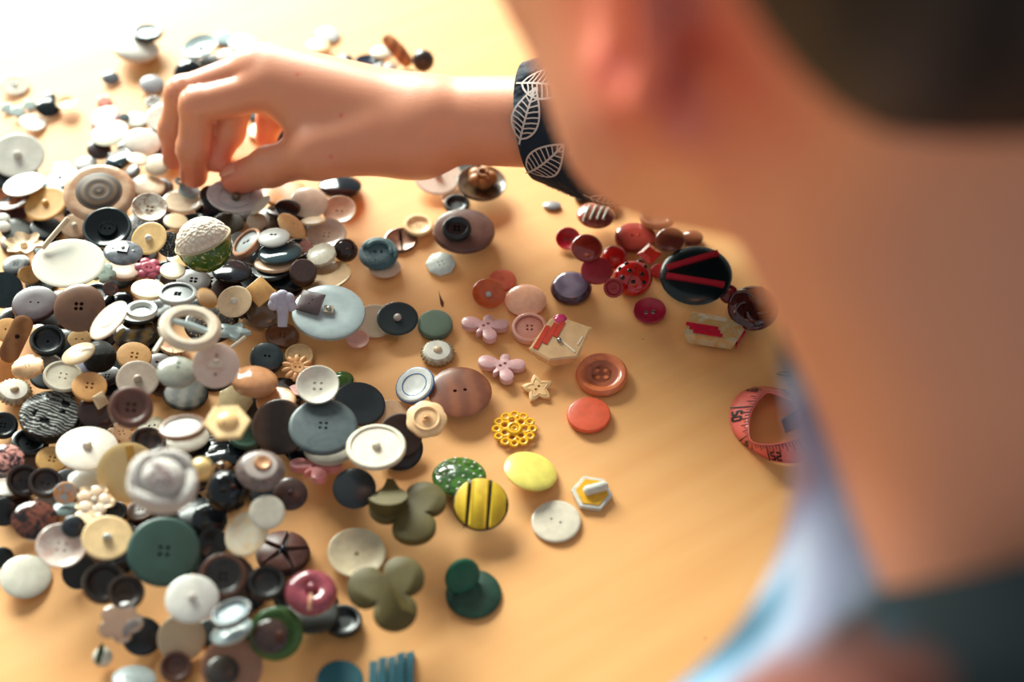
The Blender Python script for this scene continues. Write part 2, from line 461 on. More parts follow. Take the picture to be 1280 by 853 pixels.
# back rim of the pile, by the top of the photo
B('back',18,105,36,26,5,WH,'cream button with a raised dark metal shank',tex='pearl',c2=CR,sh='metal')
B('flat',9,135,18,14,0,(190,205,200),'small grey-mint flower button',out='flower5',L=1)
B('flat',22,139,20,15,0,(186,202,198),'small mint flower button, middle of three',out='flower5',L=2)
B('flat',37,131,18,14,0,(196,212,206),'small pale mint flower button',out='flower5',L=1)
B('dome',60,133,30,22,0,BK,'glossy black domed shank button',rough=.12,L=1,lm='black domed button at the far left')
B('dome',61,120,17,11,0,CH,'tiny charcoal button leaning on a black dome',L=2)
B('dish',83,128,26,15,10,(232,206,160),'small honey-cream saucer button',L=1)
B('back',41,153,31,20,-5,WH,'off-white blank round button',L=1)
B('rim',184,38,38,20,5,TEAL,'dark teal rimmed button leaning on a white one',n=2,L=3,rough=.2)
B('dome',170,57,58,30,-5,WH,'large plain white domed button at the far edge',L=2,lm='large white dome at the far edge')
B('dome',138,96,22,16,0,(120,125,130),'small dark-edged silver dome',L=1,rough=.2,metal=.4)
B('dome',190,104,30,22,0,(165,165,170),'small grey domed button',L=2,lm='small grey dome')
B('rim',192,127,21,15,5,LG,'tiny pearl button with a dark eye',n=1,hr=.14,L=1,**{**P,'tex':'pearl'})
B('dome',222,119,36,26,0,CR,'pale cream domed button',L=2)
B('back',206,147,48,34,8,MB1,'large mother-of-pearl button with dark metal shank',sh='metal',L=3,c2=(188, 180, 170),**P)
B('flat',170,149,28,18,0,(226,228,210),'pale green-white flat button',L=1)
B('flat',130,146,38,24,28,(232,130,150),'pink button with a white frosted face',ins=(245,225,215),insr=.9,L=2,lm='pink button with white face')
B('flat',130,126,20,15,10,(232,150,130),'tiny peach flower button',out='flower5',L=2)
B('flat',155,146,14,10,0,TEAL,'tiny dark teal button',L=1)
B('ball',237,90,40,36,0,BK,'large glossy black ball button',th=1.5,rough=.1,L=2,lm='glossy black ball behind the fingers')
B('cup',239,78,26,14,0,TEAL,'small dark teal cup button',n=2,L=3,rough=.15)
B('dish',250,57,46,26,20,(176,196,196),'pale blue-grey saucer button',L=3,sh='nub',rough=.2,lm='pale blue saucer at the top')
B('flat',281,47,27,17,0,(120,145,150),'blue-grey flat button',L=2)
B('back',304,54,36,22,0,LG,'grey-white dished button',L=3,tex='pearl')
B('flat',266,80,38,26,0,(54,56,58),'dark slate button',L=1)
B('dome',288,88,42,30,0,BK,'black glossy dome partly under the hand',L=1,rough=.12)
B('flat',281,68,22,14,20,(150,100,70),'small brown and white button',L=3)
B('flat',296,72,22,13,0,WH,'small white disc',L=3)
B('flat',410,42,30,18,0,(225,225,220),'frosted translucent disc beyond the knuckles',L=1,trans=.5)
B('flat',398,56,30,16,0,(235,200,140),'amber translucent disc beyond the knuckles',L=1,trans=.3)
B('dome',432,72,18,10,0,CH,'tiny dark dome behind the wrist',L=1)
B('dish',462,76,38,16,0,(40,48,66),'dark blue-black glossy saucer behind the wrist',L=1,rough=.12)
B('dome',478,64,30,16,0,(232,224,200),'pale cream dome behind the wrist',L=1)
B('dome',488,84,16,12,0,WH,'tiny white dome behind the wrist',L=2)
B('flat',512,88,40,14,0,(222,160,90),'amber disc behind the wrist',L=1)
B('ball',529,74,28,27,0,DB,'dark faceted ball button behind the wrist',L=2,th=1.7,rough=.3,name='ball_button',lm='dark ball behind the wrist')
B('flat',494,67,40,20,-40,(190,124,74),'tan-brown barrel-shaped bead behind the wrist',fn='barrel',L=3,name='barrel_bead',cat='bead')
B('flat',326,140,36,24,0,BK,'black disc seen through the gap under the palm',L=1)
B('flat',322,162,28,18,30,CR,'cream disc seen between index finger and thumb',L=3)
B('flat',306,186,50,34,0,(224,168,112),'tan disc seen between index finger and thumb',L=2)
B('dome',346,164,30,22,0,DB,'dark brown dome behind the thumb',L=1)
B('flat',206,160,34,24,0,(40,46,60),'dark blue-black disc beside the middle finger',L=2)
B('flat',208,188,28,20,0,(50,44,60),'dark purple-grey disc by the middle fingertip',L=2)
# left upper pile
B('back',22,194,66,54,12,WH,'large pale greenish-white disc at the left edge',L=2,th=.12,sh='nub',lm='large pale disc at the left edge')
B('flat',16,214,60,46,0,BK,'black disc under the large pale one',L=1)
B('back',30,230,52,26,17,MB1,'silvery pearl button with two holes',n=2,hd=.3,L=4,c2=(188, 180, 170),**P)
B('dish',14,247,46,30,18,(150,84,48),'tortoiseshell brown glossy button',tex='marble',c2=(40,28,26),L=3,rough=.15,lm='tortoiseshell button at the left')
B('back',57,254,54,38,30,HY,'honey-tan plastic button seen from behind',L=3,sh='nub',lm='honey-tan button seen from behind')
B('flat',16,264,34,26,10,(96,62,60),'plum-brown flat button',L=2)
B('flat',75,222,46,24,28,(44,76,82),'dark teal rounded slab button',L=2,hr=.16,n=1)
B('flat',79,210,28,18,0,(240,205,200),'pale pink flower button',out='flower5',L=1)
B('dome',107,203,28,17,10,LG,'small silver-grey oval dome',L=2)
B('dome',137,166,46,29,18,(240,236,208),'creamy white tilted disc',th=.16,L=4,lm='creamy white tilted disc')
B('dome2',178,176,46,34,-5,WH,'thick chalk-white domed button',th=.35,L=3,lm='chalk-white domed button')
B('dome',124,186,30,24,0,(70,52,50),'dark brown dome under a cream disc',L=2)
B('flat',148,196,38,20,20,(30,52,60),'dark teal wedge-shaped glossy button',out='poly5',L=3,th=.35,rough=.12)
B('flat',172,198,26,15,-8,(238,214,180),'thin cream disc leaning on the pile',L=4,th=.14)
B('dome',197,205,34,26,10,(244,232,208),'pearly cream button next to the middle finger',L=4,lm='pearly cream button beside the middle finger')
B('flat',185,231,42,26,-4,(232,204,170),'peach-cream pearly disc with tiny holes',n=2,hr=.04,L=3)
B('flat',164,212,18,10,40,(150,150,150),'short grey metal post lying on its side',L=4,th=.8)
B('dish',123,236,86,70,10,(196,148,112),'large agate-brown button with concentric rings',fn='agate',L=5,lm='large ringed agate button',name='ringed_button')
B('cup',133,282,60,50,15,BK,'black saucer button with raised two-hole centre',fn='saucer',L=6,lm='black saucer button',name='saucer_button')
B('flat',93,282,34,30,20,(214,182,150),'taupe disc with a tiny pearl nub',L=4,sh='bead',shc=WH)
B('flat',22,286,40,28,0,(58,58,44),'dark olive disc in shadow',L=2)
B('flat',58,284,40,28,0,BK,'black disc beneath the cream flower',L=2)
B('dome',4,272,16,12,0,WH,'tiny white dome at the left edge, upper',L=3)
B('dome',5,283,16,13,0,WH,'tiny white dome at the left edge, lower',L=4)
B('flat',30,308,50,28,8,(244,224,192),'cream carved shell-flower button',fn='ruffle',L=5,cat='button',name='flower_button',lm='cream carved flower at the left edge')
B('back',86,328,86,58,8,(186,182,168),'big mother-of-pearl disc with a glossy white face',L=6,c2=(206,196,178),th=.12,tex='pearl',rough=.65,coat=.0,lm='big mother-of-pearl disc')
B('dome2',154,311,48,30,0,(120,122,124),'grey and black oval button with square centre plate',fn='square_oval',L=7,name='two_hole_button')
B('back',186,298,46,38,38,(228,188,128),'honey button with a pearly shank',L=6,sh='bead',shc=WH,lm='honey button with pearl shank')
B('dish',187,259,42,33,0,MB1,'shell button with four dark-edged holes',n=4,L=5,c2=(150,120,100),**P)
B('dome',205,276,26,36,0,(36,44,66),'dark navy glittery button',tex='speck',c2=(190,190,200),L=4)
B('dome',212,306,30,40,0,(28,36,42),'black speckled button beside the green ball',tex='speck',c2=(210,200,190),L=5)
B('back',228,251,48,27,-3,(240,216,186),'cream pearl disc under the pale blue shank button',L=5,**P)
B('flat',236,237,36,24,-15,(150,178,184),'pale blue button with an eyelet loop by the fingertip',fn='eyelet',L=7,name='eyelet_button')
B('flat',220,276,32,20,-5,(240,212,170),'small cream disc above the green ball',L=5)
B('flat',240,276,34,20,10,TEAL,'dark teal disc above the green ball',L=4)
B('ball',256,301,70,66,0,(60,92,28),'green glitter half-ball button capped with white lace',fn='lace_ball',th=1.5,L=6,name='ball_button',lm='green lace-capped ball')
B('flat',226,326,24,16,0,TN,'small amber disc by the green ball',L=4)
B('dome',153,300,60,40,0,BK,'black dome between pearl discs',L=3)
# left middle
B('back',5,363,46,56,-20,(40,66,74),'dark teal flat disc cut by the left frame edge',L=5,lm='dark teal disc at the left edge')
B('flat',37,343,28,22,-10,(206,150,82),'small amber disc at the left',L=3)
B('flat',43,378,56,42,15,(70,48,54),'plum-brown two-hole button',n=2,hr=.05,L=4,lm='plum two-hole button')
B('dome2',99,384,62,58,30,(122,86,66),'large brown four-hole button',n=4,fn=None,L=7,hd=.14,hr=.08,th=.42,name='four_hole_button',lm='large brown four-hole button',tex='plain')
B('back',135,400,60,27,48,(236,214,194),'ivory boat-shaped button standing on edge',L=9,th=.2,ins=(244,232,216),insr=.4,lm='ivory boat-shaped button')
B('flat',129,340,32,24,0,(196,216,200),'pale mint flower button with four holes',n=4,out='flower5',L=5,hr=.05,hd=.12)
B('flat',155,336,42,26,0,(190,150,120),'greige disc under the grey oval',L=4)
B('flat',186,336,38,30,-5,(206,106,122),'rose-pink flower button with carved petals',fn='pinkflower',L=6,name='flower_button',lm='rose-pink flower button')
B('flat',216,337,32,20,0,(242,226,196),'small cream four-hole button',n=4,L=7,hr=.05,hd=.14)
B('flat',186,360,40,22,-3,(238,208,172),'cream-peach four-hole button',n=4,L=6,hr=.06,hd=.2)
B('edge',222,366,47,26,2,(70,74,76),'silver-rimmed oval button with four holes',n=4,ring=(170,170,166),L=8,hd=.14,rough=.4,coat=0,hr=.1,lm='silver-rimmed oval button')
B('cup',177,385,36,19,4,(226,232,226),'white-ringed four-hole button with dark well',n=4,ins=(18,28,32),insr=.64,L=7,hr=.09,hd=.2)
B('dome',170,416,56,40,5,(90,68,34),'tortoiseshell domed button with olive glow',n=0,tex='horn',c2=(44,36,28),rough=.12,L=5,lm='tortoiseshell dome')
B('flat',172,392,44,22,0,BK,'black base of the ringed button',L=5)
B('dome',138,361,18,26,-30,(50,72,70),'small iridescent olive-teal bead',L=6,rough=.1,c2=(120,60,50))
B('flat',10,412,34,30,0,TN,'tan two-hole button beneath the toggle',n=2,L=3)
B('flat',46,413,26,20,40,(236,182,134),'small peach leaf-shaped button',out='oval',L=5)
B('flat',20,424,60,60,0,(150,100,58),'brown wooden toggle with a drilled hole',fn='toggle',L=7,name='toggle_button',cat='toggle',lm='wooden toggle')
B('flat',8,462,36,34,0,(222,146,80),'orange-tan disc under the toggle',L=2)
B('dome2',76,432,54,44,10,(28,36,34),'wide black button under a black coil',L=4)
B('cup',59,424,44,38,15,BK,'black button with coiled ridge',L=6,n=1,lm='black coiled button')
B('flat',34,457,40,27,22,(236,186,136),'tan scalloped button with four holes',n=4,out='scallop14',L=6,hr=.05,hd=.14,lm='tan scalloped button')
B('flat',99,424,30,26,20,(234,186,128),'tan button with two holes, half covered',n=2,L=6,hd=.25)
B('dome2',97,440,44,22,26,(236,206,164),'cream oblong button tilted on edge',n=2,hr=.05,L=8)
B('dome',107,458,36,17,-25,(186,184,206),'lilac-grey oval lying on its side',L=7)
B('edge',62,456,32,26,0,(150,140,132),'small silver-rimmed dark button',ring=(190,180,170),L=5)
B('edge',79,469,48,38,-5,(244,234,210),'white button with four holes and a thin rim',n=4,hr=.055,L=7,hd=.2)
B('ball',124,442,42,38,0,(26,32,30),'black crinkled ball button',th=1.2,tex='fabric',rough=.4,L=6,lm='black crinkled ball')
B('flat',168,444,42,34,-5,(228,176,118),'light tan button with four holes above a greige disc',n=4,L=7,hd=.2)
B('flat',199,431,30,14,78,(232,220,196),'short ivory stick button',fn='stick',L=8,name='stick_button')
B('edge',218,431,36,22,-5,(238,206,162),'small cream button under the buckle',L=5,tex='marble',c2=(190,120,80))
B('flat',199,453,34,24,0,(70,42,36),'dark brown two-hole button',n=2,hr=.12,L=5)
B('back',172,474,56,50,5,(198,178,160),'greige disc with a glassy centre',L=8,sh='bead',lm='greige disc with glassy centre')
B('dome',222,463,47,36,-3,(158,160,148),'olive-grey domed button with two holes',fn='dome2hole',L=8,lm='olive-grey dome')
B('flat',112,482,43,36,0,(226,166,104),'orange-tan button with four holes',n=4,L=7,hd=.2)
B('flat',105,520,20,14,0,DB,'small dark chip in shadow',L=3)
B('dome',18,486,42,33,0,(236,226,206),'ornate silver-white button with pleated rim and bead',fn='pleated',L=5,name='pleated_button',lm='pleated white button at the left')
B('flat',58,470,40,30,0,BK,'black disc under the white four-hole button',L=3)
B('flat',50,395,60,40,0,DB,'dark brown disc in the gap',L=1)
B('flat',62,516,74,58,8,(176,172,160),'thick black button with rippled silver shell face',fn='abalone',L=5,name='shell_button',lm='rippled silver-shell button')
B('rim',4,531,36,34,-8,(28,34,36),'black rimmed button at the left edge',n=4,L=3)
B('rim',38,551,46,34,-8,(26,32,34),'black rimmed button under the silver-shell one',n=4,L=3)
B('dome',123,513,50,44,0,(66,40,34),'dark chocolate glossy dome with a cream chip on it',L=6,rough=.2,lm='dark chocolate dome')
B('flat',127,500,24,18,-70,(230,204,168),'small cream arrow-shaped chip',out='poly4',L=8,th=.4)
B('rim',164,508,50,47,-8,(104,66,56),'brown rimmed button with four holes',n=4,L=9,hd=.2,hr=.1,lm='brown rimmed four-hole button')
B('flat',190,532,38,25,0,(222,206,166),'clear yellowish flower button',out='flower5',n=2,L=5,trans=.35)
B('dome',231,545,60,34,5,(238,228,208),'thick white button under the pearl oval',th=.3,L=6)
B('edge',228,533,54,26,9,MB1,'brown-edged pearl oval with two holes',n=2,hr=.05,hd=.1,L=8,c2=GY,ring=(120,84,66),**P)
B('cup',186,550,44,34,-10,(70,48,40),'dark brown horn cup button',tex='horn',c2=(44,30,26),L=6,lm='dark horn cup')
B('flat',152,541,36,28,-5,(240,184,136),'peach flower button with small holes',n=4,out='flower6',L=4,hr=.06,hd=.2)
B('dome',109,559,74,54,4,(240,228,214),'large white domed shank button',L=7,th=.2,sh='nub',lm='large white domed shank button')
B('flat',37,575,30,34,0,(130,105,80),'olive-brown disc edge',L=2)
B('dome',8,572,44,36,-5,(214,150,140),'pink and black marbled cameo button',tex='marble',c2=(60,40,48),L=5,rough=.15,lm='pink marbled button at the left edge')
B('flat',65,574,38,33,-5,(224,172,104),'honey-tan four-hole button in the shade',n=4,L=4,hd=.2)
B('cup',30,600,42,40,-5,(46,34,32),'dark brown ring-edged cup, rear of two',L=5,n=2)
B('cup',57,602,42,37,-5,(52,38,36),'dark brown ring-edged cup, front of two',L=7,n=2,lm='dark brown ring-edged cups')
B('flat',10,609,48,24,0,(104,84,64),'bronze flat button under dark ones',L=3)
B('flat',160,591,74,74,0,(240,204,140),'big butter-yellow disc with an amber inlay bar',fn='butter',L=8,name='inlaid_button',lm='big butter-yellow disc')
B('flat',203,605,92,80,-8,(232,214,204),'knotted white fabric button with mauve-shaded creases',fn='rose',L=10,name='fabric_button',lm='knotted white fabric button')
B('dome2',107,597,43,25,0,WH,'small thick white oval button',L=6,th=.35)
B('flat',82,617,29,29,-5,(226,160,98),'pale blue and tan two-tone button',n=2,L=6,ins=None,fn=None,tex='marble',c2=(180,205,220))
B('dome',82,634,30,18,0,(130,150,150),'small grey-green button in the gap',L=5)
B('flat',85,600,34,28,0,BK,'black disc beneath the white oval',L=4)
B('flat',118,627,50,42,0,(238,206,170),'carved cream flower button with pearl petals',fn='carved',L=8,name='flower_button',lm='carved cream flower')
B('dome',44,649,56,48,-5,(110,62,48),'glossy tortoiseshell button with white glint',tex='marble',c2=(30,24,26),rough=.08,L=5,lm='glossy tortoiseshell button')
B('dome',5,640,36,38,0,(26,30,34),'black disc at the left edge',L=4)
B('dome2',92,658,29,28,-5,(48,54,62),'small slate-black two-hole button',n=2,hr=.1,L=8)
B('flat',106,646,24,18,0,(236,206,164),'small cream disc under the flower',L=6)
B('dish',77,682,60,54,0,(240,226,214),'pinkish pearl button with four holes',n=4,L=5,c2=(226,190,176),hr=.06,hd=.22,lm='pinkish pearl four-hole button',**P)
B('back',134,672,62,55,2,(232,196,144),'honey disc with a pearly moulded shank',L=9,sh='post',shc=(235,228,215),lm='honey disc with moulded shank')
B('flat',205,689,90,86,0,(56,88,78),'big dull-green four-hole button',n=4,L=9,hr=.06,hd=.14,th=.16,tex='plain',rough=.5,lm='big dull-green four-hole button')
B('dome',3,698,28,34,0,BK,'black dome at the lower left edge',L=3)
B('dome2',32,720,62,54,3,(238,232,214),'plain off-white domed button at the lower left',L=4,th=.22,lm='off-white dome at the lower left')
B('back',99,716,42,46,0,(36,40,38),'matte black disc by the green button',L=4)
B('cup',130,728,52,50,0,(48,38,32),'dark brown cup button, left of two',L=5)
B('cup',158,739,46,42,-10,(54,40,34),'dark brown cup button with light glint',L=7,n=2,lm='dark brown cup with glint')
B('dome',178,795,50,48,-20,(34,38,42),'black ridged button under clear plastic',L=5)
B('flat',150,777,56,50,20,(205,190,185),'clear plastic flower-shaped button',out='flower5',L=8,trans=.85,rough=.1,lm='clear plastic flower')
B('dome',240,748,66,60,5,(240,236,226),'chalk-white domed shank button',L=9,sh='nub',th=.2,lm='chalk-white shank button')
B('flat',227,798,60,66,0,(240,214,176),'translucent cream disc below the white shank button',L=8,trans=.2,lm='translucent cream disc')
B('cup',220,833,40,38,0,(96,62,52),'small brown cup at the bottom',L=10)
B('ball',128,822,32,38,0,(238,232,215),'white bead button with a green leaf',th=1.2,L=5,name='bead_button',fn='leafbead',lm='white bead with green leaf')
B('dome',168,846,54,32,0,(200,214,214),'grey-white glossy dome at the bottom edge',L=5,rough=.1)
B('back',290,834,76,78,0,(176,124,96),'large pinkish-brown disc at the bottom edge',L=5,lm='pinkish-brown disc at the bottom')
B('dome',278,838,42,38,0,(70,62,56),'dark smoky dome at the bottom edge',L=7)
B('dome',288,786,54,26,24,(190,206,208),'pearl crescent button, lower of two',L=7,rough=.15)
B('dish',289,766,52,30,24,(130,150,156),'black-edged abalone button, upper of two',n=2,L=9,ring=(40,44,50),tex='pearl')
B('flat',284,722,66,60,0,(76,56,46),'wide dark brown disc under a ridged one',L=6)
B('rim',279,720,58,56,0,(58,56,52),'dark grey four-hole button with brown rim',n=4,L=8,ring=(98,62,46),lm='dark four-hole button with brown rim')
B('dome',262,650,44,42,0,(26,30,32),'black glass button by the fabric knot',L=5,rough=.15)
B('cone',266,679,36,38,0,(34,34,34),'small black cone button',L=5)
B('back',308,667,60,50,55,(242,212,166),'amber pearl oval leaning on a white disc',L=8,c2=(240,228,206),sh=None,lm='amber pearl oval',**P)
B('flat',334,640,44,42,0,(240,232,212),'plain white disc by the black glass ball',L=8)
B('dome',354,687,68,52,0,(94,58,50),'brown segmented leather-look button',fn='segment',L=6,name='segmented_button',lm='brown segmented button')
B('cup',333,727,48,42,0,(42,38,36),'dark ring-edged cup below the segmented button',L=6)
B('flat',391,765,66,48,0,(50,52,44),'dark base disc under the rose-mauve button',L=4)
B('ball',389,736,66,54,0,(150,66,78),'glossy rose-mauve button with pinched centre',fn='mauve',L=7,name='moulded_button',lm='glossy rose-mauve button',th=.5)
B('flat',345,792,68,72,0,(64,100,44),'thick green ring-shaped button',fn='greenring',L=5,name='ring_button',lm='green ring button')
B('dome',338,795,44,42,0,(74,52,46),'brown glossy dome set on the green ring',L=7,rough=.1,n=0)
B('cup',429,774,48,38,0,(32,36,36),'black cup button by the lower trefoil',L=3)
B('ball',285,615,56,56,0,(18,24,30),'big glossy black ball button',th=1.5,L=6,rough=.08,lm='big glossy black ball',name='ball_button')
B('ball',252,584,27,25,0,(226,194,128),'small gold pearl bead',L=9,name='bead',cat='bead',rough=.15,coat=1)
B('ball',279,585,25,22,0,(140,96,50),'small tiger-striped brown bead',L=7,tex='marble',c2=(40,28,22),name='bead',cat='bead',rough=.1)
B('dome',326,582,62,50,-3,(128,106,98),'taupe domed button with a copper centre',fn='tauperivet',L=7,name='dome_button',th=.5,lm='taupe dome with copper centre')
B('dome',363,617,42,40,-10,(72,46,42),'dark brown cut shank button',L=5,sh='nub')
B('cup',308,541,46,34,0,(74,104,88),'dark green glass ring button',L=5,rough=.1)
B('dome',270,562,72,42,10,(20,28,34),'wide glossy black button in the gap',L=4,rough=.08)
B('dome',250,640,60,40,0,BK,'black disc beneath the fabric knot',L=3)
# centre
B('flat',294,500,46,40,0,(238,214,164),'cream translucent faceted button',out='poly7',L=6,rough=.2)
B('flat',284,526,58,46,0,(238,206,150),'cream hexagonal button with domed centre',fn='hexdome',L=8,name='hexagonal_button',lm='cream hexagonal button')
B('flat',232,491,56,40,0,(46,42,36),'dark horn-striped round button',tex='horn',c2=(90,82,70),L=6,lm='dark striped button')
B('flat',350,534,70,74,0,(96,74,58),'large brown button half in amber',tex='horn',c2=(56,42,34),L=6,scale=.4,lm='large brown horn disc')
B('flat',328,505,50,44,0,(90,78,70),'grey-brown flat disc',L=4)
B('flat',345,500,50,34,10,(222,160,108),'amber-tan disc peeping out',L=5)
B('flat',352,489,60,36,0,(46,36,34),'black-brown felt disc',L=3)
B('flat',412,556,66,46,4,(234,222,202),'white disc under the big grey-green one',L=5)
B('flat',404,532,86,70,0,(74,86,88),'big slate-grey button with four holes and pen marks',n=4,L=8,hd=.12,hr=.05,th=.14,rough=.45,tex='marble',c2=(62,74,78),lm='big slate-grey button')
B('flat',395,583,72,38,5,(238,150,148),'coral-pink butterfly button under slate disc',fn='butterfly',L=3,name='butterfly_button',lm='coral-pink butterfly')
B('flat',449,504,66,54,-10,(48,56,60),'charcoal flat button',L=6,th=.12,rough=.4,lm='charcoal flat button')
B('dish',397,481,54,48,5,(242,234,216),'white button with cross-grooved four holes',n=4,L=9,hd=.22,hr=.07,lm='white cross-grooved button')
B('dome',428,473,28,20,0,(60,90,40),'small green glass button',L=4,rough=.1)
B('flat',372,487,24,14,0,(236,170,160),'small pink disc peeping out',L=3)
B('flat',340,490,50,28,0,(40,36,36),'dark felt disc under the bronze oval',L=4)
B('dome',319,470,58,30,-6,(206,146,104),'shiny peach-bronze oval button',L=8,rough=.15,th=.7,lm='peach-bronze oval')
B('flat',334,445,42,36,-8,(50,64,70),'thick dark blue-grey two-hole button',n=2,L=5,th=.6,hr=.08,hd=.12,lm='thick blue-grey two-hole button')
B('edge',374,444,36,30,0,(238,196,142),'cream disc behind a daisy button',n=1,L=3)
B('flat',372,460,40,34,0,(240,182,126),'peach daisy-shaped button',fn='daisy',L=5,name='daisy_button',lm='peach daisy button')
B('edge',353,418,42,30,-5,(196,140,100),'clear amber four-hole button',n=4,L=3,trans=.7,rough=.1)
B('flat',353,385,50,50,0,(190,186,200),'lilac-grey tulip-shaped button standing up',fn='tulip',L=9,name='tulip_button',lm='lilac tulip-shaped button')
B('back',411,389,88,66,0,(140,162,170),'big blue-grey disc with a square clear shank',fn='bluedisc',L=5,th=.14,name='shank_button',lm='big blue-grey disc')
B('flat',388,377,42,36,12,(110,86,86),'square smoky-purple transparent button',out='poly4',n=2,L=8,trans=.6,th=.16,hr=.06,hd=.15,rot=30,lm='smoky square button')
B('dome',329,391,40,36,0,(150,120,96),'smoky glass dome with dark core',L=5,trans=.5,rough=.08)
B('back',293,377,44,38,30,(238,206,164),'cream disc with a small white nub',L=8,sh='bead',shc=WH,lm='cream disc with white nub')
B('flat',325,364,40,38,0,(226,172,104),'tan diamond-shaped chip',out='poly4',L=5)
B('flat',317,405,30,18,-25,(226,182,132),'cream oblong peeping from under smoky glass',out='oval',L=3)
B('flat',292,412,44,22,0,(170,192,192),'mint five-pointed star button',out='star',L=5,th=.25,lm='mint star button')
B('flat',270,456,58,56,0,(232,214,200),'pinkish-white button with two holes and a bar shank',fn='barshank',L=9,name='two_hole_button',lm='pinkish-white bar-shank button')
B('flat',298,428,22,10,42,(240,204,160),'small cream stick bead',fn='stick',L=8,name='stick_button')
B('flat',238,407,78,56,-6,(222,206,186),'carved ivory ring buckle with a crossbar',fn='buckle',L=9,name='buckle',cat='buckle',lm='ivory buckle')
B('dome',260,372,26,18,-45,(210,150,70),'tiny gold knot-shaped button',L=6,tex='fabric',out=None)
B('flat',242,350,44,30,0,(64,44,38),'dark chocolate four-hole button',n=4,L=4,hr=.1)
B('flat',268,350,56,36,0,(50,40,38),'dark brown disc under the green ball',n=4,L=3)
B('flat',284,362,40,34,0,(66,44,40),'dark maroon disc by the cream nub disc',n=4,L=4)
B('dome',290,336,50,26,0,(38,40,46),'glossy black oval by the green ball',L=5,rough=.1)
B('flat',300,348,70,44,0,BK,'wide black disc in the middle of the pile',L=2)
B('flat',262,404,60,44,0,(44,34,34),'dark disc seen through the buckle',L=3,tex='speck',c2=(190,140,80))
B('back',294,245,70,42,-3,(222,220,218),'silvery saucer touched by the thumb',fn='thumbsaucer',L=7,name='saucer_button',lm='silvery saucer under the thumb')
B('dome',272,246,44,30,-25,(30,30,34),'black ridged button beside the thumb saucer',L=5)
B('flat',325,256,32,10,44,(232,226,206),'thin ivory crescent on edge',L=8,th=.1)
B('flat',357,240,58,34,0,(206,146,82),'amber disc partly under the thumb',L=4)
B('dome',321,276,25,21,0,(190,166,142),'small matte taupe button',L=7)
B('flat',285,278,40,26,0,(84,74,58),'dull olive-brown disc',L=4)
B('dome2',309,304,44,21,46,(196,202,202),'silver two-hole oval tilted on edge',n=2,L=9,hr=.11,hd=.13,ring=(206,150,116),lm='silver tilted oval')
B('flat',300,300,26,20,0,(160,160,158),'small grey metal dome in the gap',L=6)
B('dome2',342,295,40,23,8,(208,206,202),'silvery oval ring-centred button on top of stack',n=2,hr=.11,hd=.12,L=10,th=.4,lm='silvery ring-centred oval')
B('dome',350,312,56,27,8,(56,76,82),'glossy teal-black oval in the stack',L=8,rough=.06,th=.35)
B('flat',344,326,52,24,5,(216,182,150),'taupe disc at the foot of the stack',L=6)
B('flat',338,336,50,24,5,BK,'black disc at the foot of the stack',L=4)
B('dome2',366,281,40,22,-42,(222,172,118),'tan tilted button with a tiny hole',n=1,L=8,hr=.06)
B('dome',386,252,48,38,0,(240,234,214),'thick white domed button beside the thumb',L=7,th=.3,lm='thick white dome beside the thumb')
B('dish',424,262,42,34,5,(216,186,160),'peach-grey two-hole saucer button',n=2,L=5,hd=.15)
B('dome',360,258,32,21,-5,(18,22,28),'small black ball by the white dome',L=7,rough=.1)
B('flat',391,275,32,9,6,(236,206,160),'thin cream disc lying nearly edge-on',L=7)
B('dish',408,291,50,37,0,(228,204,182),'pearly pink-cream four-hole button',n=4,L=5,hr=.05,hd=.15,**P)
B('flat',401,317,38,26,22,(244,234,208),'ivory scalloped button',out='scallop12',n=2,hr=.03,L=7)
B('flat',379,338,34,31,0,(70,46,42),'brown-black drum-shaped button',L=8,th=.9,lm='brown-black drum button')
B('back',408,345,66,34,18,(176,136,86),'amber-brown disc at the edge of the pile',L=4,lm='amber-brown disc')
B('ball',432,313,30,32,0,(58,40,36),'brown faceted bead with a glint',L=6,rough=.1,th=1.6,name='bead',cat='bead',lm='brown faceted bead')
B('flat',382,308,16,18,0,(222,160,146),'tiny pink disc on edge',L=6)
B('dome',425,229,54,26,0,(18,24,34),'glossy black button beneath the wrist',L=3,rough=.08)
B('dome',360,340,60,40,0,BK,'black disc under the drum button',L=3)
# centre right
B('back',547,219,60,48,-3,(238,224,208),'large white button with an off-centre shank, near the wrist',sh='nub',th=.14,L=3,lm='large white button below the wrist')
B('flat',583,206,44,30,0,BK,'black disc half under the forearm',L=1)
B('dish',602,228,62,44,-4,(94,74,54),'dark brown dished button with carved wooden rose',fn='woodrose',L=4,name='rose_button',lm='wooden rose button')
B('flat',568,247,34,22,0,(222,180,140),'peach disc under a small black cup',L=1)
B('cup',571,253,32,22,0,(26,34,38),'small black cup button',L=3)
B('flat',580,286,77,53,0,(112,80,72),'large mauve-brown flat button carrying a black one',th=.22,L=3,rough=.25,lm='large mauve-brown flat button',c2=(96,68,62))
B('rim',571,283,37,29,0,(34,44,48),'black four-hole button stacked on a large brown one',n=4,L=6,th=.5,hd=.2,hr=.12)
B('cup',523,280,37,26,0,(240,208,158),'cream rimmed four-hole button',n=4,L=4,hr=.06,hd=.15,th=.3)
B('back',501,299,42,30,5,(120,92,80),'bronze button with upright metal shank',fn='metalpost',L=2,name='shank_button',metal=.3)
B('back',481,334,40,26,0,(232,208,182),'cream disc under the teal textured button',L=2)
B('dome2',473,315,50,38,0,(62,96,104),'teal-grey crackled fabric button',fn='crescent',L=5,name='textured_button',th=.3,lm='teal-grey crackled button')
B('flat',551,329,38,29,5,(230,242,232),'mint-white notched button with four holes',n=4,out='poly8',L=2,hr=.06,hd=.2,th=.18,lm='mint-white notched button')
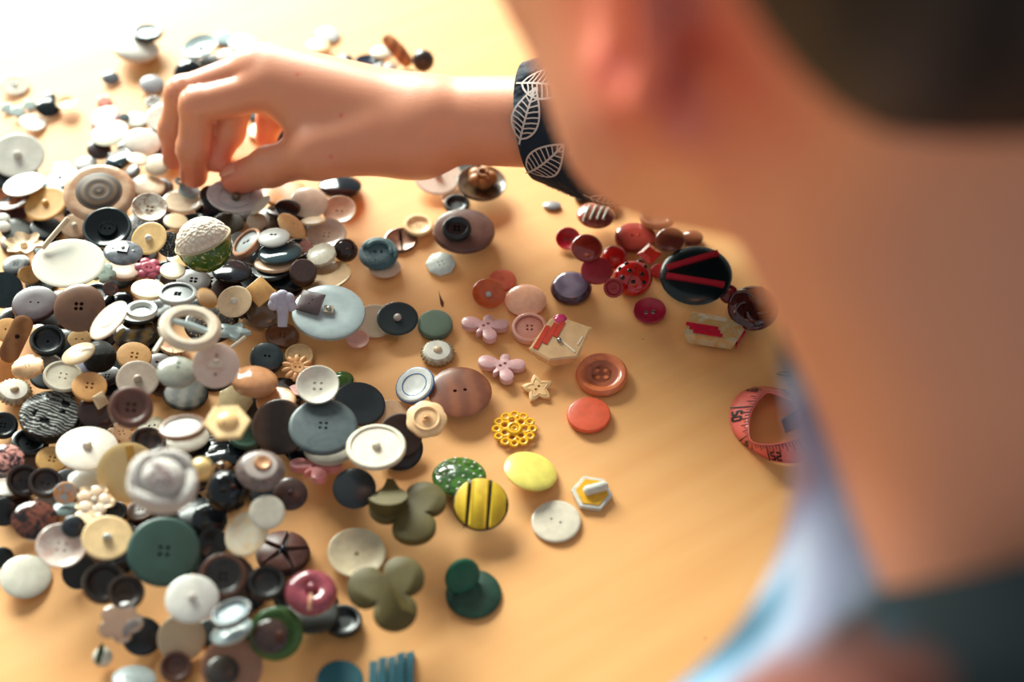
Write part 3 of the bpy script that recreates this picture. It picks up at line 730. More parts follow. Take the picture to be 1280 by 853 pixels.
B('back',469,401,50,42,0,(236,210,176),'cream pearl disc under a black one',L=2,**P)
B('back',497,398,52,42,0,(16,28,30),'black disc with silver ball shank',sh='bead',shc=(205,190,180),L=4,lm='black disc with silver shank',th=.16)
B('flat',544,403,44,34,0,(134,156,134),'green felt-covered drum button',tex='fabric',th=.5,L=2,rough=.8,lm='green felt drum button')
B('flat',550,374,22,34,0,(130,80,58),'tiny brown wood splinter',fn='splinter',L=2,name='wood_splinter',cat='splinter')
B('dome',547,437,42,32,0,(238,226,206),'ornate white button with pleated silver rim',fn='pleated',L=2,name='pleated_button',lm='ornate pleated white button')
B('dish',447,424,29,23,0,(226,168,152),'tiny pale pink saucer button',L=3,th=.25)
B('back',518,481,50,40,38,(236,236,230),'white oval button with a blue rim line',fn='bluerim',L=6,name='oval_button',lm='white oval with blue rim')
B('dome2',575,489,80,63,0,(140,80,52),'large reddish-brown wooden two-hole button',n=2,L=3,hr=.06,hd=.16,th=.16,tex='wood',c2=(120,66,44),rot=10,lm='large wooden two-hole button')
B('flat',533,523,52,46,0,(236,196,148),'peach scalloped button with square shank',fn='scallopshank',L=7,name='flower_button',lm='peach scalloped button')
B('flat',490,517,44,36,-10,(222,176,134),'tan translucent scrap disc',L=3)
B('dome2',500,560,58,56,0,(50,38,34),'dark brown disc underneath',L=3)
B('dish',501,544,54,58,-10,(76,56,52),'dark brown ring-centred button',n=1,hr=.12,L=5,lm='dark brown ring-centred button')
B('edge',470,557,75,56,4,(242,228,204),'large ivory button with a raised hub',sh='nub',th=.2,L=8,lm='large ivory button')
B('dome',443,610,53,50,-5,(46,54,60),'charcoal satin domed button',th=.3,L=3,lm='charcoal satin dome')
B('flat',512,635,104,80,0,(92,80,40),'olive trefoil button with one folded leaf, upper of two',fn='trefoil1',L=4,name='trefoil_button',lm='upper olive trefoil')
B('dish',446,691,73,62,-5,(240,220,182),'cream ribbed disc half under an olive trefoil',L=3,sh=None,n=1,hr=.09,lm='cream ribbed disc',th=.2)
B('flat',486,738,104,96,0,(76,70,36),'olive trefoil button with one folded leaf, lower of two',fn='trefoil2',L=6,name='trefoil_button',lm='lower olive trefoil')
B('dome',574,592,68,48,0,(82,124,52),'green glass button with raised white dots',fn='dots',L=2,name='dotted_button',lm='green dotted button')
B('flat',601,630,70,66,-3,(222,182,42),'yellow button with three carved bars',fn='stripes',L=5,name='striped_button',lm='yellow barred button')
B('flat',592,740,70,60,0,(32,68,50),'dark green round button with a second lobe folded over it',fn='greenlobe',L=3,name='folded_button',lm='dark green folded button')
B('back',425,850,58,48,0,(10,92,104),'teal flat button at the bottom edge',n=1,L=2,lm='teal flat button')
B('flat',489,842,62,50,0,(16,84,98),'teal pleated fan-shaped button',fn='fan',L=2,name='fan_button')
# right
B('flat',628,349,34,26,0,(226,110,80),'coral button with four tiny holes',n=4,L=1,hr=.05,hd=.13,lm='coral four-hole button')
B('dish',611,367,42,37,-12,(208,92,44),'burnt-orange dished button with steel eyelet',fn=None,sh='bead',shc=(205,200,190),L=3,th=.35,lm='burnt-orange dished button')
B('dome',657,374,52,40,0,(252,186,150),'peach pearlised domed button',L=2,rough=.25,th=.32,lm='peach domed button')
B('dome2',662,411,44,36,0,(236,160,138),'salmon-pink four-hole domed button',n=4,L=2,th=.45,hr=.08,hd=.18,ring=(236,170,150))
B('flat',607,407,64,42,0,(248,190,188),'pale pink butterfly button near the orange one',fn='butterfly',L=1,name='butterfly_button',lm='upper pink butterfly')
B('flat',628,457,64,46,-4,(248,192,190),'pale pink butterfly button beside the star',fn='butterfly',L=1,name='butterfly_button',lm='lower pink butterfly')
B('flat',700,436,80,66,0,(240,210,170),'clear faceted acrylic button with red stripes',fn='acrylic1',L=3,name='acrylic_button',lm='clear faceted acrylic button')
B('dish',752,465,66,53,0,(208,108,66),'copper-coloured four-hole button with a wide rim',fn='copper',L=1,name='four_hole_button',lm='copper wide-rimmed button')
B('flat',672,485,42,36,0,(240,194,136),'peach star button with two holes',fn='star2',L=1,name='star_button',lm='peach star button')
B('flat',643,536,54,43,0,(242,184,26),'bright yellow openwork lace button',fn='lace',L=1,name='openwork_button',lm='yellow openwork button')
B('flat',736,517,55,43,0,(226,92,58),'plain flat orange-red disc button',th=.26,L=1,lm='flat orange-red disc')
B('dome2',664,587,68,46,-18,(240,222,110),'tilted lemon-yellow oval button',th=.3,L=1,lm='lemon-yellow oval',n=0)
B('flat',740,616,52,44,-10,(236,180,50),'white and yellow hexagonal button with raised bar',fn='hexbar',L=1,name='hexagonal_button',lm='white and yellow hexagon')
B('flat',695,651,62,52,0,(240,226,202),'cream two-hole button alone on the wood',n=2,L=1,hr=.05,hd=.2,rot=-25,th=.12,lm='lone cream two-hole button')
B('dome2',714,355,52,41,0,(78,44,52),'plum button with a shiny grey-violet face',fn='plum',th=.5,L=2,name='dome_button',lm='plum shiny-faced button')
B('flat',746,337,40,34,-5,(168,44,56),'plain crimson disc',L=2,th=.25,lm='plain crimson disc')
B('dome',791,342,50,42,0,(196,30,24),'red ladybird button with black spots',fn='ladybird',th=.8,L=3,name='ladybird_button',lm='red ladybird button')
B('cup',767,360,25,26,-10,(160,36,44),'tiny crimson button with a slit shank',L=3,sh='nub')
B('dish',812,388,41,32,0,(176,30,56),'magenta saucer button with two steel eyelets',fn='eyelets',L=1,name='two_hole_button',lm='magenta eyelet button')
B('dish',710,298,31,28,0,(196,26,44),'small red saucer button with an eyelet',fn='eyelets',L=1,name='two_hole_button')
B('dome',734,308,40,34,-10,(150,44,32),'red-brown glassy shell button',L=3,rough=.06,th=.6,coat=1,lm='red-brown shell button')
B('dome',768,318,32,26,0,(192,30,26),'glossy red curled bead button',L=2,rough=.06,th=.8,name='bead_button')
B('flat',812,318,32,28,0,(216,50,34),'red cut diamond button',fn='diamond',L=3,name='diamond_button')
B('flat',794,294,52,34,0,(190,74,62),'rose translucent two-hole button',n=2,L=1,hr=.07,hd=.15,rough=.1,trans=.3)
B('dome',745,266,48,28,-4,(170,74,60),'red-brown button with white stripes',fn='whitestripes',L=2,name='striped_button',lm='white-striped button')
B('cup',822,268,44,26,0,(168,100,70),'brown ring button close to the chin',L=1,lm='brown ring button near the chin')
B('dome',838,298,36,30,0,(124,62,48),'brown glassy button next to the red-striped one',L=2,rough=.08,lm='brown glassy button by the chin')
B('dome',866,296,26,20,0,(150,84,60),'small brown dome near the chin',L=1,rough=.08)
B('back',870,342,90,74,0,(14,26,28),'big black button with two red bars',fn='redbars',L=4,name='striped_button',lm='big black red-barred button')
B('dome',911,368,24,24,0,(130,34,40),'small maroon glass button',L=1,rough=.1)
B('dome',942,380,64,56,-5,(80,34,30),'maroon glossy swirl button',fn='swirl',L=3,name='swirl_button',th=.5,lm='maroon swirl button')
B('flat',892,413,80,52,-8,(238,208,160),'wedge-cut acrylic button with red sides',fn='acrylic2',L=2,name='acrylic_button',lm='red-sided acrylic button')
B('flat',824,338,22,18,0,(206,50,46),'small red chip by the ladybird',L=1)
B('flat',690,256,22,14,0,(150,146,150),'small grey glass pebble near the sleeve',out='oval',L=1,trans=.3)
B('dome',757,246,34,18,0,(150,80,44),'tortoiseshell button against the sleeve',tex='marble',c2=(48,30,26),L=1,rough=.1)
B('dome',728,244,22,14,0,(60,40,34),'dark brown button tucked beside the sleeve',L=1)
B('flat',990,467,40,14,-6,(196,140,44),'gold foil leaf-shaped sequin near the tape',out='leaf',L=1,metal=.6,rough=.2,th=.06,name='sequin',cat='sequin')
B('flat',69,291,52,20,60,(238,214,182),'thin cream peg leaning beside the cream flower',fn='peg',L=9,name='peg',cat='peg')
# dark filler buttons added at the bottom of the pile so its gaps read dark
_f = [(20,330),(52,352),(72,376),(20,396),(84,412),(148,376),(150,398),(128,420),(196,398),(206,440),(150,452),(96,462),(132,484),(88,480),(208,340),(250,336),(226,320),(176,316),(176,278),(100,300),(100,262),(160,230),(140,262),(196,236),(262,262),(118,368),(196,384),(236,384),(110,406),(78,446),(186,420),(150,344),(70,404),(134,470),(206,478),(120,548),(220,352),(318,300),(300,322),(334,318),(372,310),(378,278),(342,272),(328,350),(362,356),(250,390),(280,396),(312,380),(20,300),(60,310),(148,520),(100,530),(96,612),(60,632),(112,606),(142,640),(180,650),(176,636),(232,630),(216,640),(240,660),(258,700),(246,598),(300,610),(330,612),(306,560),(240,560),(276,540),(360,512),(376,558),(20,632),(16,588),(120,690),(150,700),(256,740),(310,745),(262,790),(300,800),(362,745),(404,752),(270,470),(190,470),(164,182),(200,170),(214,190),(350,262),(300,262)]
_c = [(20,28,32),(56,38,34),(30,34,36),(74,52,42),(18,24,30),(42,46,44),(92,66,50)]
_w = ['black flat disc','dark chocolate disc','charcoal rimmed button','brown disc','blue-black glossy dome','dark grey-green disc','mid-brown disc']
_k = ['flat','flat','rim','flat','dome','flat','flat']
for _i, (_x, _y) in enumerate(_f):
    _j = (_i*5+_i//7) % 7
    B(_k[_j], _x, _y, 34+(_i*7) % 11, None, 0, _c[_j], _w[_j]+' added as dark filler', L=0, rough=.25 if _j != 4 else .12, n=(4 if _i % 3 == 0 and _k[_j] != 'dome' else 0))
# ------------------------------------------------------------------ special buttons, modelled in a unit-radius frame
def lb(name, top, bot, m, o, n=0, hr=.085, hd=.17, seg=32):
    V, F = lathe_button(top, bot, n, hr, hd, seg); return link(name, mesh_from(name, V, F, m), o)
def pl(name, pts, th, m, o, holes=(), bevel=.03, z0=0.0):
    V, F = plate_mesh(pts, th, holes, bevel, z0); return link(name, mesh_from(name, V, F, m), o)
def ringpts(r, z, n=32, wy=1.0, c=(0, 0)): return [(c[0]+r*math.cos(2*PI*k/n), c[1]+r*wy*math.sin(2*PI*k/n), z) for k in range(n)]
def M_(*a, **k): return mat(*a, **k)
def circ(x, y, r, n=10): return [(x+r*math.cos(2*PI*k/n), y+r*math.sin(2*PI*k/n)) for k in range(n)]
def rotp(pts, deg):
    a = math.radians(deg); return [(x*math.cos(a)-y*math.sin(a), x*math.sin(a)+y*math.cos(a)) for x, y in pts]
FN = {}
def reg(f): FN[f.__name__] = f; return f
@reg
def agate(o, T):
    t, b = prof_of('back', .2); lb('body', [(.3, .16), (.6, .17), (.8, .2), (.93, .17), (1, .08)], [(.98, .03), (.6, 0), (.3, 0)], M_((214, 178, 146), 'plain', (196, 148, 114), .3, coat=.3), o)
    r_ = lb('ringed_centre', [(.04, .25), (.12, .26), (.2, .235), (.26, .24), (.34, .25), (.42, .235), (.5, .22), (.58, .2), (.66, .175)], [(.66, .15), (.3, .14), (.04, .14)], M_((118, 92, 70), 'rings', (70, 56, 48), .5, scale=1.3), o)
@reg
def saucer(o, T):
    m = M_(BK, rough=.18); t, b = prof_of('dish', .3); lb('body', t, b, m, o)
    lb('hub', [(.2, .2), (.27, .2), (.30, .24), (.36, .24), (.4, .18), (.4, .1)], [(.38, .08), (.2, .08)], m, o, 2, .05, .1)
    b = MB(); b.tube(ringpts(.92, .3), .05, 8, True); b.build('rim', M_((70, 84, 88), rough=.15), o)
def ruffle_mesh(n, amp, r0=.25, seg=60, rings=6, th=.09, h=.35):
    V = []; F = []
    for s in (1, -1):
        for i in range(rings+1):
            u = i/rings
            for k in range(seg):
                a = 2*PI*k/seg; rr = (r0*(1-u)+u*(.86+.14*math.cos(n*a)))
                z = .12+h*u*u*.8+amp*u*math.cos(n*a+.6)*math.sin(PI*u*.9)+amp*.5*u*math.sin(2*n*a) + (th if s > 0 else 0)
                V.append((rr*math.cos(a), rr*math.sin(a), max(z, .01 if s < 0 else .05)))
    R1 = (rings+1)*seg
    for i in range(rings):
        for k in range(seg):
            l = (k+1) % seg
            F.append((i*seg+k, (i+1)*seg+k, (i+1)*seg+l, i*seg+l)); F.append((R1+i*seg+k, R1+i*seg+l, R1+(i+1)*seg+l, R1+(i+1)*seg+k))
    for k in range(seg):
        l = (k+1) % seg; F.append((rings*seg+k, R1+rings*seg+k, R1+rings*seg+l, rings*seg+l))
    F.append(tuple(range(seg))); F.append(tuple(R1+k for k in range(seg-1, -1, -1)))
    return V, F
@reg
def ruffle(o, T):
    V, F = ruffle_mesh(6, .07, h=.3); link('petals', mesh_from('p', V, F, M_((242, 222, 190), 'plain', (226, 190, 150), .4)), o)
    b = MB(); b.ball((0, 0, .26), .2); b.build('centre', M_((236, 206, 168)), o)
@reg
def carved(o, T):
    V, F = ruffle_mesh(5, .1, h=.15); link('base', mesh_from('p', V, F, M_((236, 200, 160), rough=.35)), o)
    for k in range(5):
        a = 2*PI*k/5+.3; b = MB(); b.ball((.55*math.cos(a), .55*math.sin(a), .26), .36, sz=.28); b.build('petal', M_((242, 224, 200), 'pearl', (232, 190, 150), .2, coat=.6), o)
    b = MB(); b.ball((0, 0, .34), .15); b.build('bead', M_((244, 236, 220), rough=.15, coat=.6), o)
@reg
def square_oval(o, T):
    t, b_ = prof_of('dome2', .4); lb('body', t, b_, M_((118, 122, 128), 'plain', (90, 92, 96), .15, coat=.6), o)
    b = MB(); b.box((0, 0, .4), (.5, .62, .14)); b.build('centre_plate', M_((22, 24, 28), rough=.15), o)
    b = MB(); b.ball((0, 0, .48), .09); b.build('metal_dot', STEEL, o)
    for s in (-1, 1):
        b = MB(); b.lathe([(.09, .3), (.09, .37), (.05, .375)], 10, (s*.52, 0, 0)); b.build('dark_hole_plug', M_((16, 18, 20)), o)  # dark disc painted as the shade of a hole; none is cut
@reg
def eyelet(o, T):
    m = M_((168, 190, 194), 'plain', (140, 166, 174), .25, coat=.5)
    pts = [(-.2+.75*math.cos(a)*1.0, .62*math.sin(a)) for a in np.linspace(0, 2*PI, 24, endpoint=False)]
    pl('body', [(x+.25, y) for x, y in pts], .22, m, o)
    b = MB(); b.tube([(-.72+.24*math.cos(a), .42+.24*math.sin(a), .34) for a in np.linspace(0, 2*PI, 16, endpoint=False)], .12, 8, True); b.build('loop', m, o)
@reg
def lace_ball(o, T):
    b = MB(); b.ball((0, 0, 1), 1.0, 28); gm = M_((54, 92, 26), 'speck', (190, 190, 120), .2, coat=.8, scale=.8); g = b.build('glitter_ball', gm, o)
    # lace cap: part of a slightly larger sphere above a slanted cut
    nx = Vector((-.42, .66, .62)).normalized(); V = []; F = []; seg = 32; rg = 9
    ax = nx.orthogonal().normalized(); ay = nx.cross(ax)
    for i in range(rg):
        ph = (PI*.44)*i/(rg-1)
        for k in range(seg):
            a = 2*PI*k/seg; r_ = 1.035+.012*math.cos(a*16)*math.sin(ph*20)
            V.append(Vector((0, 0, 1))+(nx*math.cos(ph)+(ax*math.cos(a)+ay*math.sin(a))*math.sin(ph+.001))*r_)
    for i in range(rg-1):
        for k in range(seg): F.append((i*seg+k, i*seg+(k+1) % seg, (i+1)*seg+(k+1) % seg, (i+1)*seg+k)[::-1])
    lm_ = M_((250, 238, 220), 'weave', (228, 208, 188), .8, scale=.5)
    link('lace_cap', mesh_from('cap', V, F, lm_), o)
    b = MB(); ph = PI*.44
    b.tube([Vector((0, 0, 1))+(nx*math.cos(ph)+(ax*math.cos(a)+ay*math.sin(a))*math.sin(ph))*1.04 for a in np.linspace(0, 2*PI, 32, endpoint=False)], .05, 8, True)
    b.build('lace_band', M_((226, 206, 170), 'fabric', None, .8), o)
@reg
def pinkflower(o, T):
    m = M_((206, 104, 122), 'plain', (186, 80, 100), .3, coat=.4)
    for k in range(6):
        a = 2*PI*k/6; b = MB(); b.ball((.60*math.cos(a), .60*math.sin(a), .19), .40, sz=.42); b.build('petal', m, o)
    lb('centre', [(.3, .36), (.45, .38), (.6, .3)], [(.62, .05), (.3, 0)], m, o, 2, .08, .14)
@reg
def toggle(o, T):
    m = M_((166, 112, 66), 'wood', (138, 88, 48), .45)
    pts = [(x, y) for x, y in [(1.05+.4*math.cos(a)-.4, .42*math.sin(a)) for a in np.linspace(-PI/2, PI/2, 9)]+[(-1.05+.4-.4*math.cos(a), .42*math.sin(a)) for a in np.linspace(PI/2, -PI/2, 9)]]
    pl('body', rotp(pts, 66), .42, m, o, [circ(0.05, .1, .1)], bevel=.14)
@reg
def stick(o, T):
    b = MB(); b.tube([(-1, 0, .2), (-.95, 0, .2), (.95, 0, .2), (1, 0, .2)], [.1, .2, .2, .1], 10); b.build('stick', M_((236, 222, 196)), o)
@reg
def peg(o, T):
    b = MB(); b.tube([(-1, 0, .16), (-.95, 0, .16), (.95, 0, .16), (1, 0, .16)], [.06, .13, .13, .06], 10); b.build('peg', M_((238, 214, 182)), o)
@reg
def barrel(o, T):
    b = MB(); b.tube([(-.9, .7, .45), (-.7, .5, .45), (0, 0, .5), (.7, -.5, .45), (.9, -.7, .45)], [.3, .42, .46, .42, .3], 14); b.build('barrel', M_((196, 130, 80), 'wood', (150, 90, 54), .3), o)
@reg
def dome2hole(o, T):
    t, b_ = prof_of('dome', .45); lb('body', t, b_, M_((160, 162, 150), 'plain', (140, 142, 130), .15, coat=.7), o)
    for yy in (.08, .38):
        b = MB(); zz = .2+.34*math.sqrt(1-yy*yy*.96); b.lathe([(.08, zz-.1), (.08, zz+.012), (.04, zz+.005)], 10, (0, yy, 0)); b.build('dark_hole_plug', M_((30, 32, 32)), o)  # dark plug stands in for a shaded hole; the dome stays uncut
@reg
def pleated(o, T):
    V = []; F = []; seg = 72; pr = [(.55, .42), (.8, .42), (.9, .36), (1, .22), (.97, .08), (.85, 0), (.5, 0)]
    for t, z in pr:
        for k in range(seg):
            a = 2*PI*k/seg; r_ = t*(1+(.05 if k % 3 == 0 else -.03)*(1 if .8 < t else 0)); V.append((r_*math.cos(a), r_*math.sin(a), z))
    for i in range(len(pr)-1):
        for k in range(seg): F.append((i*seg+k, (i+1)*seg+k, (i+1)*seg+(k+1) % seg, i*seg+(k+1) % seg))
    F.append(tuple((len(pr)-1)*seg+k for k in range(seg-1, -1, -1)))
    link('pleated_rim', mesh_from('pl', V, F, M_((196, 186, 164), 'plain', (150, 130, 104), .4, metal=.2)), o)
    lb('face', [(.1, .5), (.5, .5), (.74, .47), (.78, .42)], [(.76, .36), (.3, .3), (.1, .3)], M_((244, 238, 224), rough=.3), o)
    b = MB(); b.ball((0, 0, .5), .27, sz=.7); b.build('bead', M_((232, 206, 170), rough=.3), o)
@reg
def abalone(o, T):
    lb('body', [(.3, .42), (.9, .42), (.97, .4), (1, .3)], [(.97, .04), (.9, 0), (.3, 0)], M_((30, 34, 36), rough=.3), o)
    hs = [[(.28, .62), (.62, .5), (.55, .3), (.3, .38)], [(-.62, -.05), (-.42, .12), (-.42, -.25)], [(-.25, -.2), (.05, -.22), (.1, -.45), (-.3, -.42)], [(.25, .1), (.5, .25), (.5, 0)]]
    pl('shell_face', [(x*.97, y*.97) for x, y in outline('round', 36)], .1, M_((216, 214, 206), 'abalone', (70, 72, 72), .3, coat=.4, scale=1.2), o, hs, .03, .41)
@reg
def butter(o, T):
    t, b_ = prof_of('flat', .16); lb('body', [(.1, .17), (.6, .17), (.9, .15), (1, .1)], [(.98, .03), (.9, 0), (.1, 0)], M_((242, 208, 146), 'plain', (238, 200, 132), .3, coat=.4), o)
    b = MB(); b.box((.06, .62, .168), (.26, .52, .02), Matrix.Rotation(.2, 3, 'Z')); b.build('inlay_bar', M_((226, 166, 70), rough=.2), o)
@reg
def rose(o, T):
    m = M_((255, 250, 242), 'fabric', (248, 236, 228), .85, scale=.5); m2 = M_((226, 202, 196), 'fabric', (200, 168, 166), .85, scale=.5)
    b = MB(); b.lathe([(.5, 0), (.85, .05), (.95, .2), (.9, .32), (.7, .42), (.05, .44)], 28); b.build('padded_base', m, o)
    for k in range(4):
        a0 = k*PI/2+.3; pts = []
        for u in np.linspace(0, 1, 14):
            a = a0+u*1.95; r_ = .84-.12*u; pts.append((r_*math.cos(a), r_*math.sin(a), .34+.1*math.sin(u*PI)+.06*u))
        b = MB(); b.tube(pts, [.05+.13*math.sin(PI*(.04+.92*u))**.6 for u in np.linspace(0, 1, 14)], 12); b.build('fold', m, o)
    b = MB(); b.lathe([(.62, .3), (.62, .46), (.55, .6), (.4, .72), (.2, .78), (.03, .8)], 28, (-.02, .03, 0)); b.build('knot', m, o)
    for c_, r_, a0, a1 in (((-.5, -.35), .62, .1, 1.5), ((-.6, -.5), .88, .25, 1.25), ((-.1, -.28), .34, -.3, 3.3), ((-.1, -.32), .17, -.6, 3.9)):
        pts = []
        for a in np.linspace(a0, a1, 14):
            x = c_[0]+r_*math.cos(a); y = c_[1]+r_*math.sin(a); q = min(.62, math.hypot(x+.02, y-.03)); pts.append((x, y, .80-.52*q*q))
        b = MB(); b.tube(pts, [.01]+[.032]*12+[.01], 8); b.build('shaded_crease', m2, o)  # mauve tubes paint the shade of the creases into the white cloth
@reg
def segment(o, T):
    lb('body', [(.1, .3), (.7, .26), (.97, .2), (1, .15)], [(.97, .02), (.6, 0), (.1, 0)], M_((50, 32, 30), rough=.4), o)
    m = M_((104, 64, 54), 'plain', (88, 52, 46), .35)
    for k in range(5):
        a0 = 2*PI*k/5+.25; a1 = a0+2*PI/5-.07; mid = (a0+a1)/2; off = (.06*math.cos(mid), .06*math.sin(mid))
        pts = [(off[0]+.08*math.cos(mid), off[1]+.08*math.sin(mid))]+[(.94*math.cos(a), .94*math.sin(a)) for a in np.linspace(a0, a1, 9)]
        pl('panel', pts, .18, m, o, (), .06, .22)
    b = MB(); b.ball((0, 0, .42), .14); b.build('metal_stud', M_((60, 62, 70), rough=.1, metal=.8), o)
@reg
def mauve(o, T):
    m = M_((158, 74, 84), 'plain', (140, 60, 74), .12, coat=.8)
    lb('body', [(.1, .34), (.25, .4), (.45, .56), (.65, .58), (.85, .5), (.97, .36), (1, .25)], [(.96, .1), (.8, 0), (.1, 0)], m, o)
    b = MB(); b.ball((0, .05, .5), .2, sz=.9); b.build('pinched_knob', m, o)
    b = MB()
    b.tube([(.03, -.28, .5), (.03, -.5, .6), (.03, -.75, .58), (.03, -.93, .44)], .07); b.build('tan_stripe', M_((226, 170, 130), rough=.2), o)
@reg
def greenring(o, T):
    lb('ring_body', [(.42, .12), (.5, .2), (.62, .3), (.8, .32), (.93, .24), (1, .12)], [(.96, .03), (.85, 0), (.42, 0)], M_((70, 108, 50), 'plain', (56, 92, 40), .35, coat=.3), o)
@reg
def tauperivet(o, T):
    lb('body', [(.3, .46), (.42, .5), (.62, .48), (.8, .4), (.94, .28), (1, .16)], [(.95, .04), (.8, 0), (.3, 0)], M_((140, 122, 116), 'plain', (108, 92, 88), .3, coat=.4), o)
    lb('pale_ring', [(.3, .52), (.5, .54), (.66, .5)], [(.66, .44), (.3, .42)], M_((196, 184, 176), rough=.25), o)
    b = MB(); b.lathe([(.34, .45), (.36, .56), (.3, .63), (.16, .6), (.02, .58)], 20, (.06, .1, 0)); b.build('copper_centre', M_((214, 160, 116), 'plain', (190, 130, 90), .3, metal=.2), o)
@reg
def hexdome(o, T):
    pl('hexagonal_body', rotp(outline('poly6', 6), 12), .16, M_((238, 208, 158), 'plain', (230, 194, 140), .3, coat=.3), o, (), .05)
    b = MB(); b.lathe([(.5, .15), (.46, .24), (.32, .32), (.15, .36), (.02, .37)], 20); b.build('dome', M_((232, 190, 134), rough=.2), o)
    b = MB(); b.lathe([(.05, .3), (.05, .36), (.02, .36)], 8, (-.12, -.22, 0)); b.build('dark_hole_plug', M_((90, 56, 36)), o)  # brown dot paints the shade of a hole that is not modelled
def bfly_pts():
    pts = []
    for k in range(64):
        a = 2*PI*k/64
        r_ = .30
        for c_, R_, W_ in ((2.85, .98, .44), (1.30, .62, .42), (.15, .92, .40), (-1.25, .84, .44), (4.05, .55, .22)):
            dd = abs((a-c_+PI) % (2*PI)-PI)
            if dd < W_*1.5: r_ = max(r_, R_*math.cos(min(PI/2, dd/W_*1.0))**.45 if dd/W_ < PI/2 else 0)
        pts.append((r_*math.cos(a), r_*math.sin(a)*1.05))
    return pts
@reg
def butterfly(o, T):
    col = o['_c']; pl('body', bfly_pts(), .24, M_(col, 'plain', None, .35, coat=.3), o, [circ(-.08, -.04, .07, 8), circ(.1, .08, .07, 8)], .04)
@reg
def daisy(o, T):
    m = M_((240, 184, 130), 'plain', (232, 168, 110), .35)
    for k in range(11):
        a = 2*PI*k/11; b = MB(); Mx = Matrix.Rotation(a, 3, 'Z') @ Matrix.Diagonal((1, .5, .45)).to_3x3()
        b.lathe([(max(.01, .38*math.sin(q)), -.38*math.cos(q)) for q in np.linspace(.05, PI-.05, 7)], 10, (.64*math.cos(a), .64*math.sin(a), .17), Mx @ Matrix.Rotation(PI/2, 3, 'Y')); b.build('petal', m, o)
    lb('centre', [(.26, .3), (.38, .32), (.46, .26)], [(.46, 0), (.26, 0)], m, o, 2, .07, .13)
@reg
def tulip(o, T):
    m = M_((196, 192, 206), 'plain', (170, 166, 184), .35, coat=.3)
    for x, y, r_, sx in ((-.28, .42, .36, 1), (.28, .42, .36, 1), (0, .55, .36, 1), (-.42, .15, .3, 1), (.42, .1, .3, 1), (0, .1, .4, 1)):
        b = MB(); b.ball((x, y, .24), r_, sz=.6); b.build('petal', m, o)
    b = MB(); b.tube([(0, .1, .22), (.02, -.4, .22), (0, -.95, .2)], [.32, .28, .24], 12); b.build('stem', m, o)
@reg
def bluedisc(o, T):
    lb('body', [(.1, .14), (.6, .15), (.9, .16), (.98, .13), (1, .08)], [(.98, .03), (.9, 0), (.1, 0)], M_((158, 170, 170), 'plain', (148, 158, 160), .3, coat=.2), o)
    b = MB(); b.box((0, 0, .19), (.26, .24, .1)); b.build('square_shank', M_((220, 205, 180), trans=.4, rough=.1), o)
    b = MB(); b.ball((0, 0, .24), .075); b.build('metal_dot', STEEL, o)
@reg
def barshank(o, T):
    V, F = plate_mesh(outline('round', 40), .13, [circ(.0, .42, .085, 8), circ(.0, -.42, .085, 8)], .04)
    link('body', mesh_from('b', V, F, M_((232, 212, 198), 'pearl', (226, 196, 184), .35)), o)
    b = MB(); b.box((0, -.02, .2), (.66, .26, .16)); b.tube([(-.14, .06, .22), (-.1, .14, .32), (.1, .14, .32), (.14, .06, .22)], .05); b.build('bar_shank', M_((234, 216, 200)), o)
@reg
def buckle(o, T):
    V = []; F = []; seg = 24; pr = [(.62, .0), (.56, .14), (.66, .26), (.84, .26), (.98, .14), (.98, 0)]
    for k in range(seg):
        a = 2*PI*k/seg; q = (a % (PI/4))-PI/8; f = .94+.06*math.cos(PI/8)/math.cos(q)
        for t, z in pr: V.append((t*f*math.cos(a)*1.0, t*f*math.sin(a), z))
    n_ = len(pr)
    for k in range(seg):
        for i in range(n_):
            F.append((k*n_+i, ((k+1) % seg)*n_+i, ((k+1) % seg)*n_+(i+1) % n_, k*n_+(i+1) % n_))
    link('ring_frame', mesh_from('bk', V, F, M_((226, 212, 192), 'plain', (204, 184, 160), .3, coat=.4), 25), o)
    b = MB(); b.tube([(-.62, .14, .12), (0, .04, .16), (.66, -.1, .12)], [.09, .1, .09], 8); b.build('crossbar', M_((176, 190, 190), rough=.3), o)
@reg
def thumbsaucer(o, T):
    t, b_ = prof_of('dish', .22); lb('body', t, b_, M_((228, 226, 224), 'pearl', (206, 204, 208), .2, coat=.6), o)
    b = MB(); b.tube(ringpts(.6, .15), .03, 6, True); b.build('ridge', M_((214, 212, 214), rough=.2), o)
    b = MB(); b.ball((.05, -.1, .2), .16); b.build('metal_shank', M_((120, 100, 84), rough=.3, metal=.6), o)
@reg
def woodrose(o, T):
    t, b_ = prof_of('dish', .34); lb('body', t, b_, M_((98, 78, 58), 'plain', (78, 60, 44), .25, coat=.4), o)
    m = M_((160, 110, 62), 'wood', (120, 78, 42), .45)
    b = MB(); b.lathe([(.3, .1), (.42, .3), (.45, .5), (.34, .66), (.1, .66)], 18, (.02, .1, 0)); b.build('carved_rose', m, o)
    for k in range(5):
        a = 2*PI*k/5; b = MB(); b.ball((.02+.30*math.cos(a), .1+.28*math.sin(a), .46), .32, sz=.9); b.build('petal', m, o)
    b = MB(); b.tube([(.02+.2*math.cos(a), .1+.2*math.sin(a), .76) for a in np.linspace(0, 5.4, 12)], .07, 8); b.build('petal', m, o)
@reg
def metalpost(o, T):
    lb('body', [(.1, .1), (.8, .12), (.92, .17), (1, .14)], [(1, .04), (.8, 0), (.1, 0)], M_((140, 112, 96), 'plain', (110, 84, 70), .2, metal=.5), o)
    b = MB(); b.tube([(0, 0, .1), (0, 0, .5), (0, .05, .75), (.0, .15, .8)], .09, 8); b.build('upright_shank', M_((60, 50, 46), rough=.2, metal=.7), o)
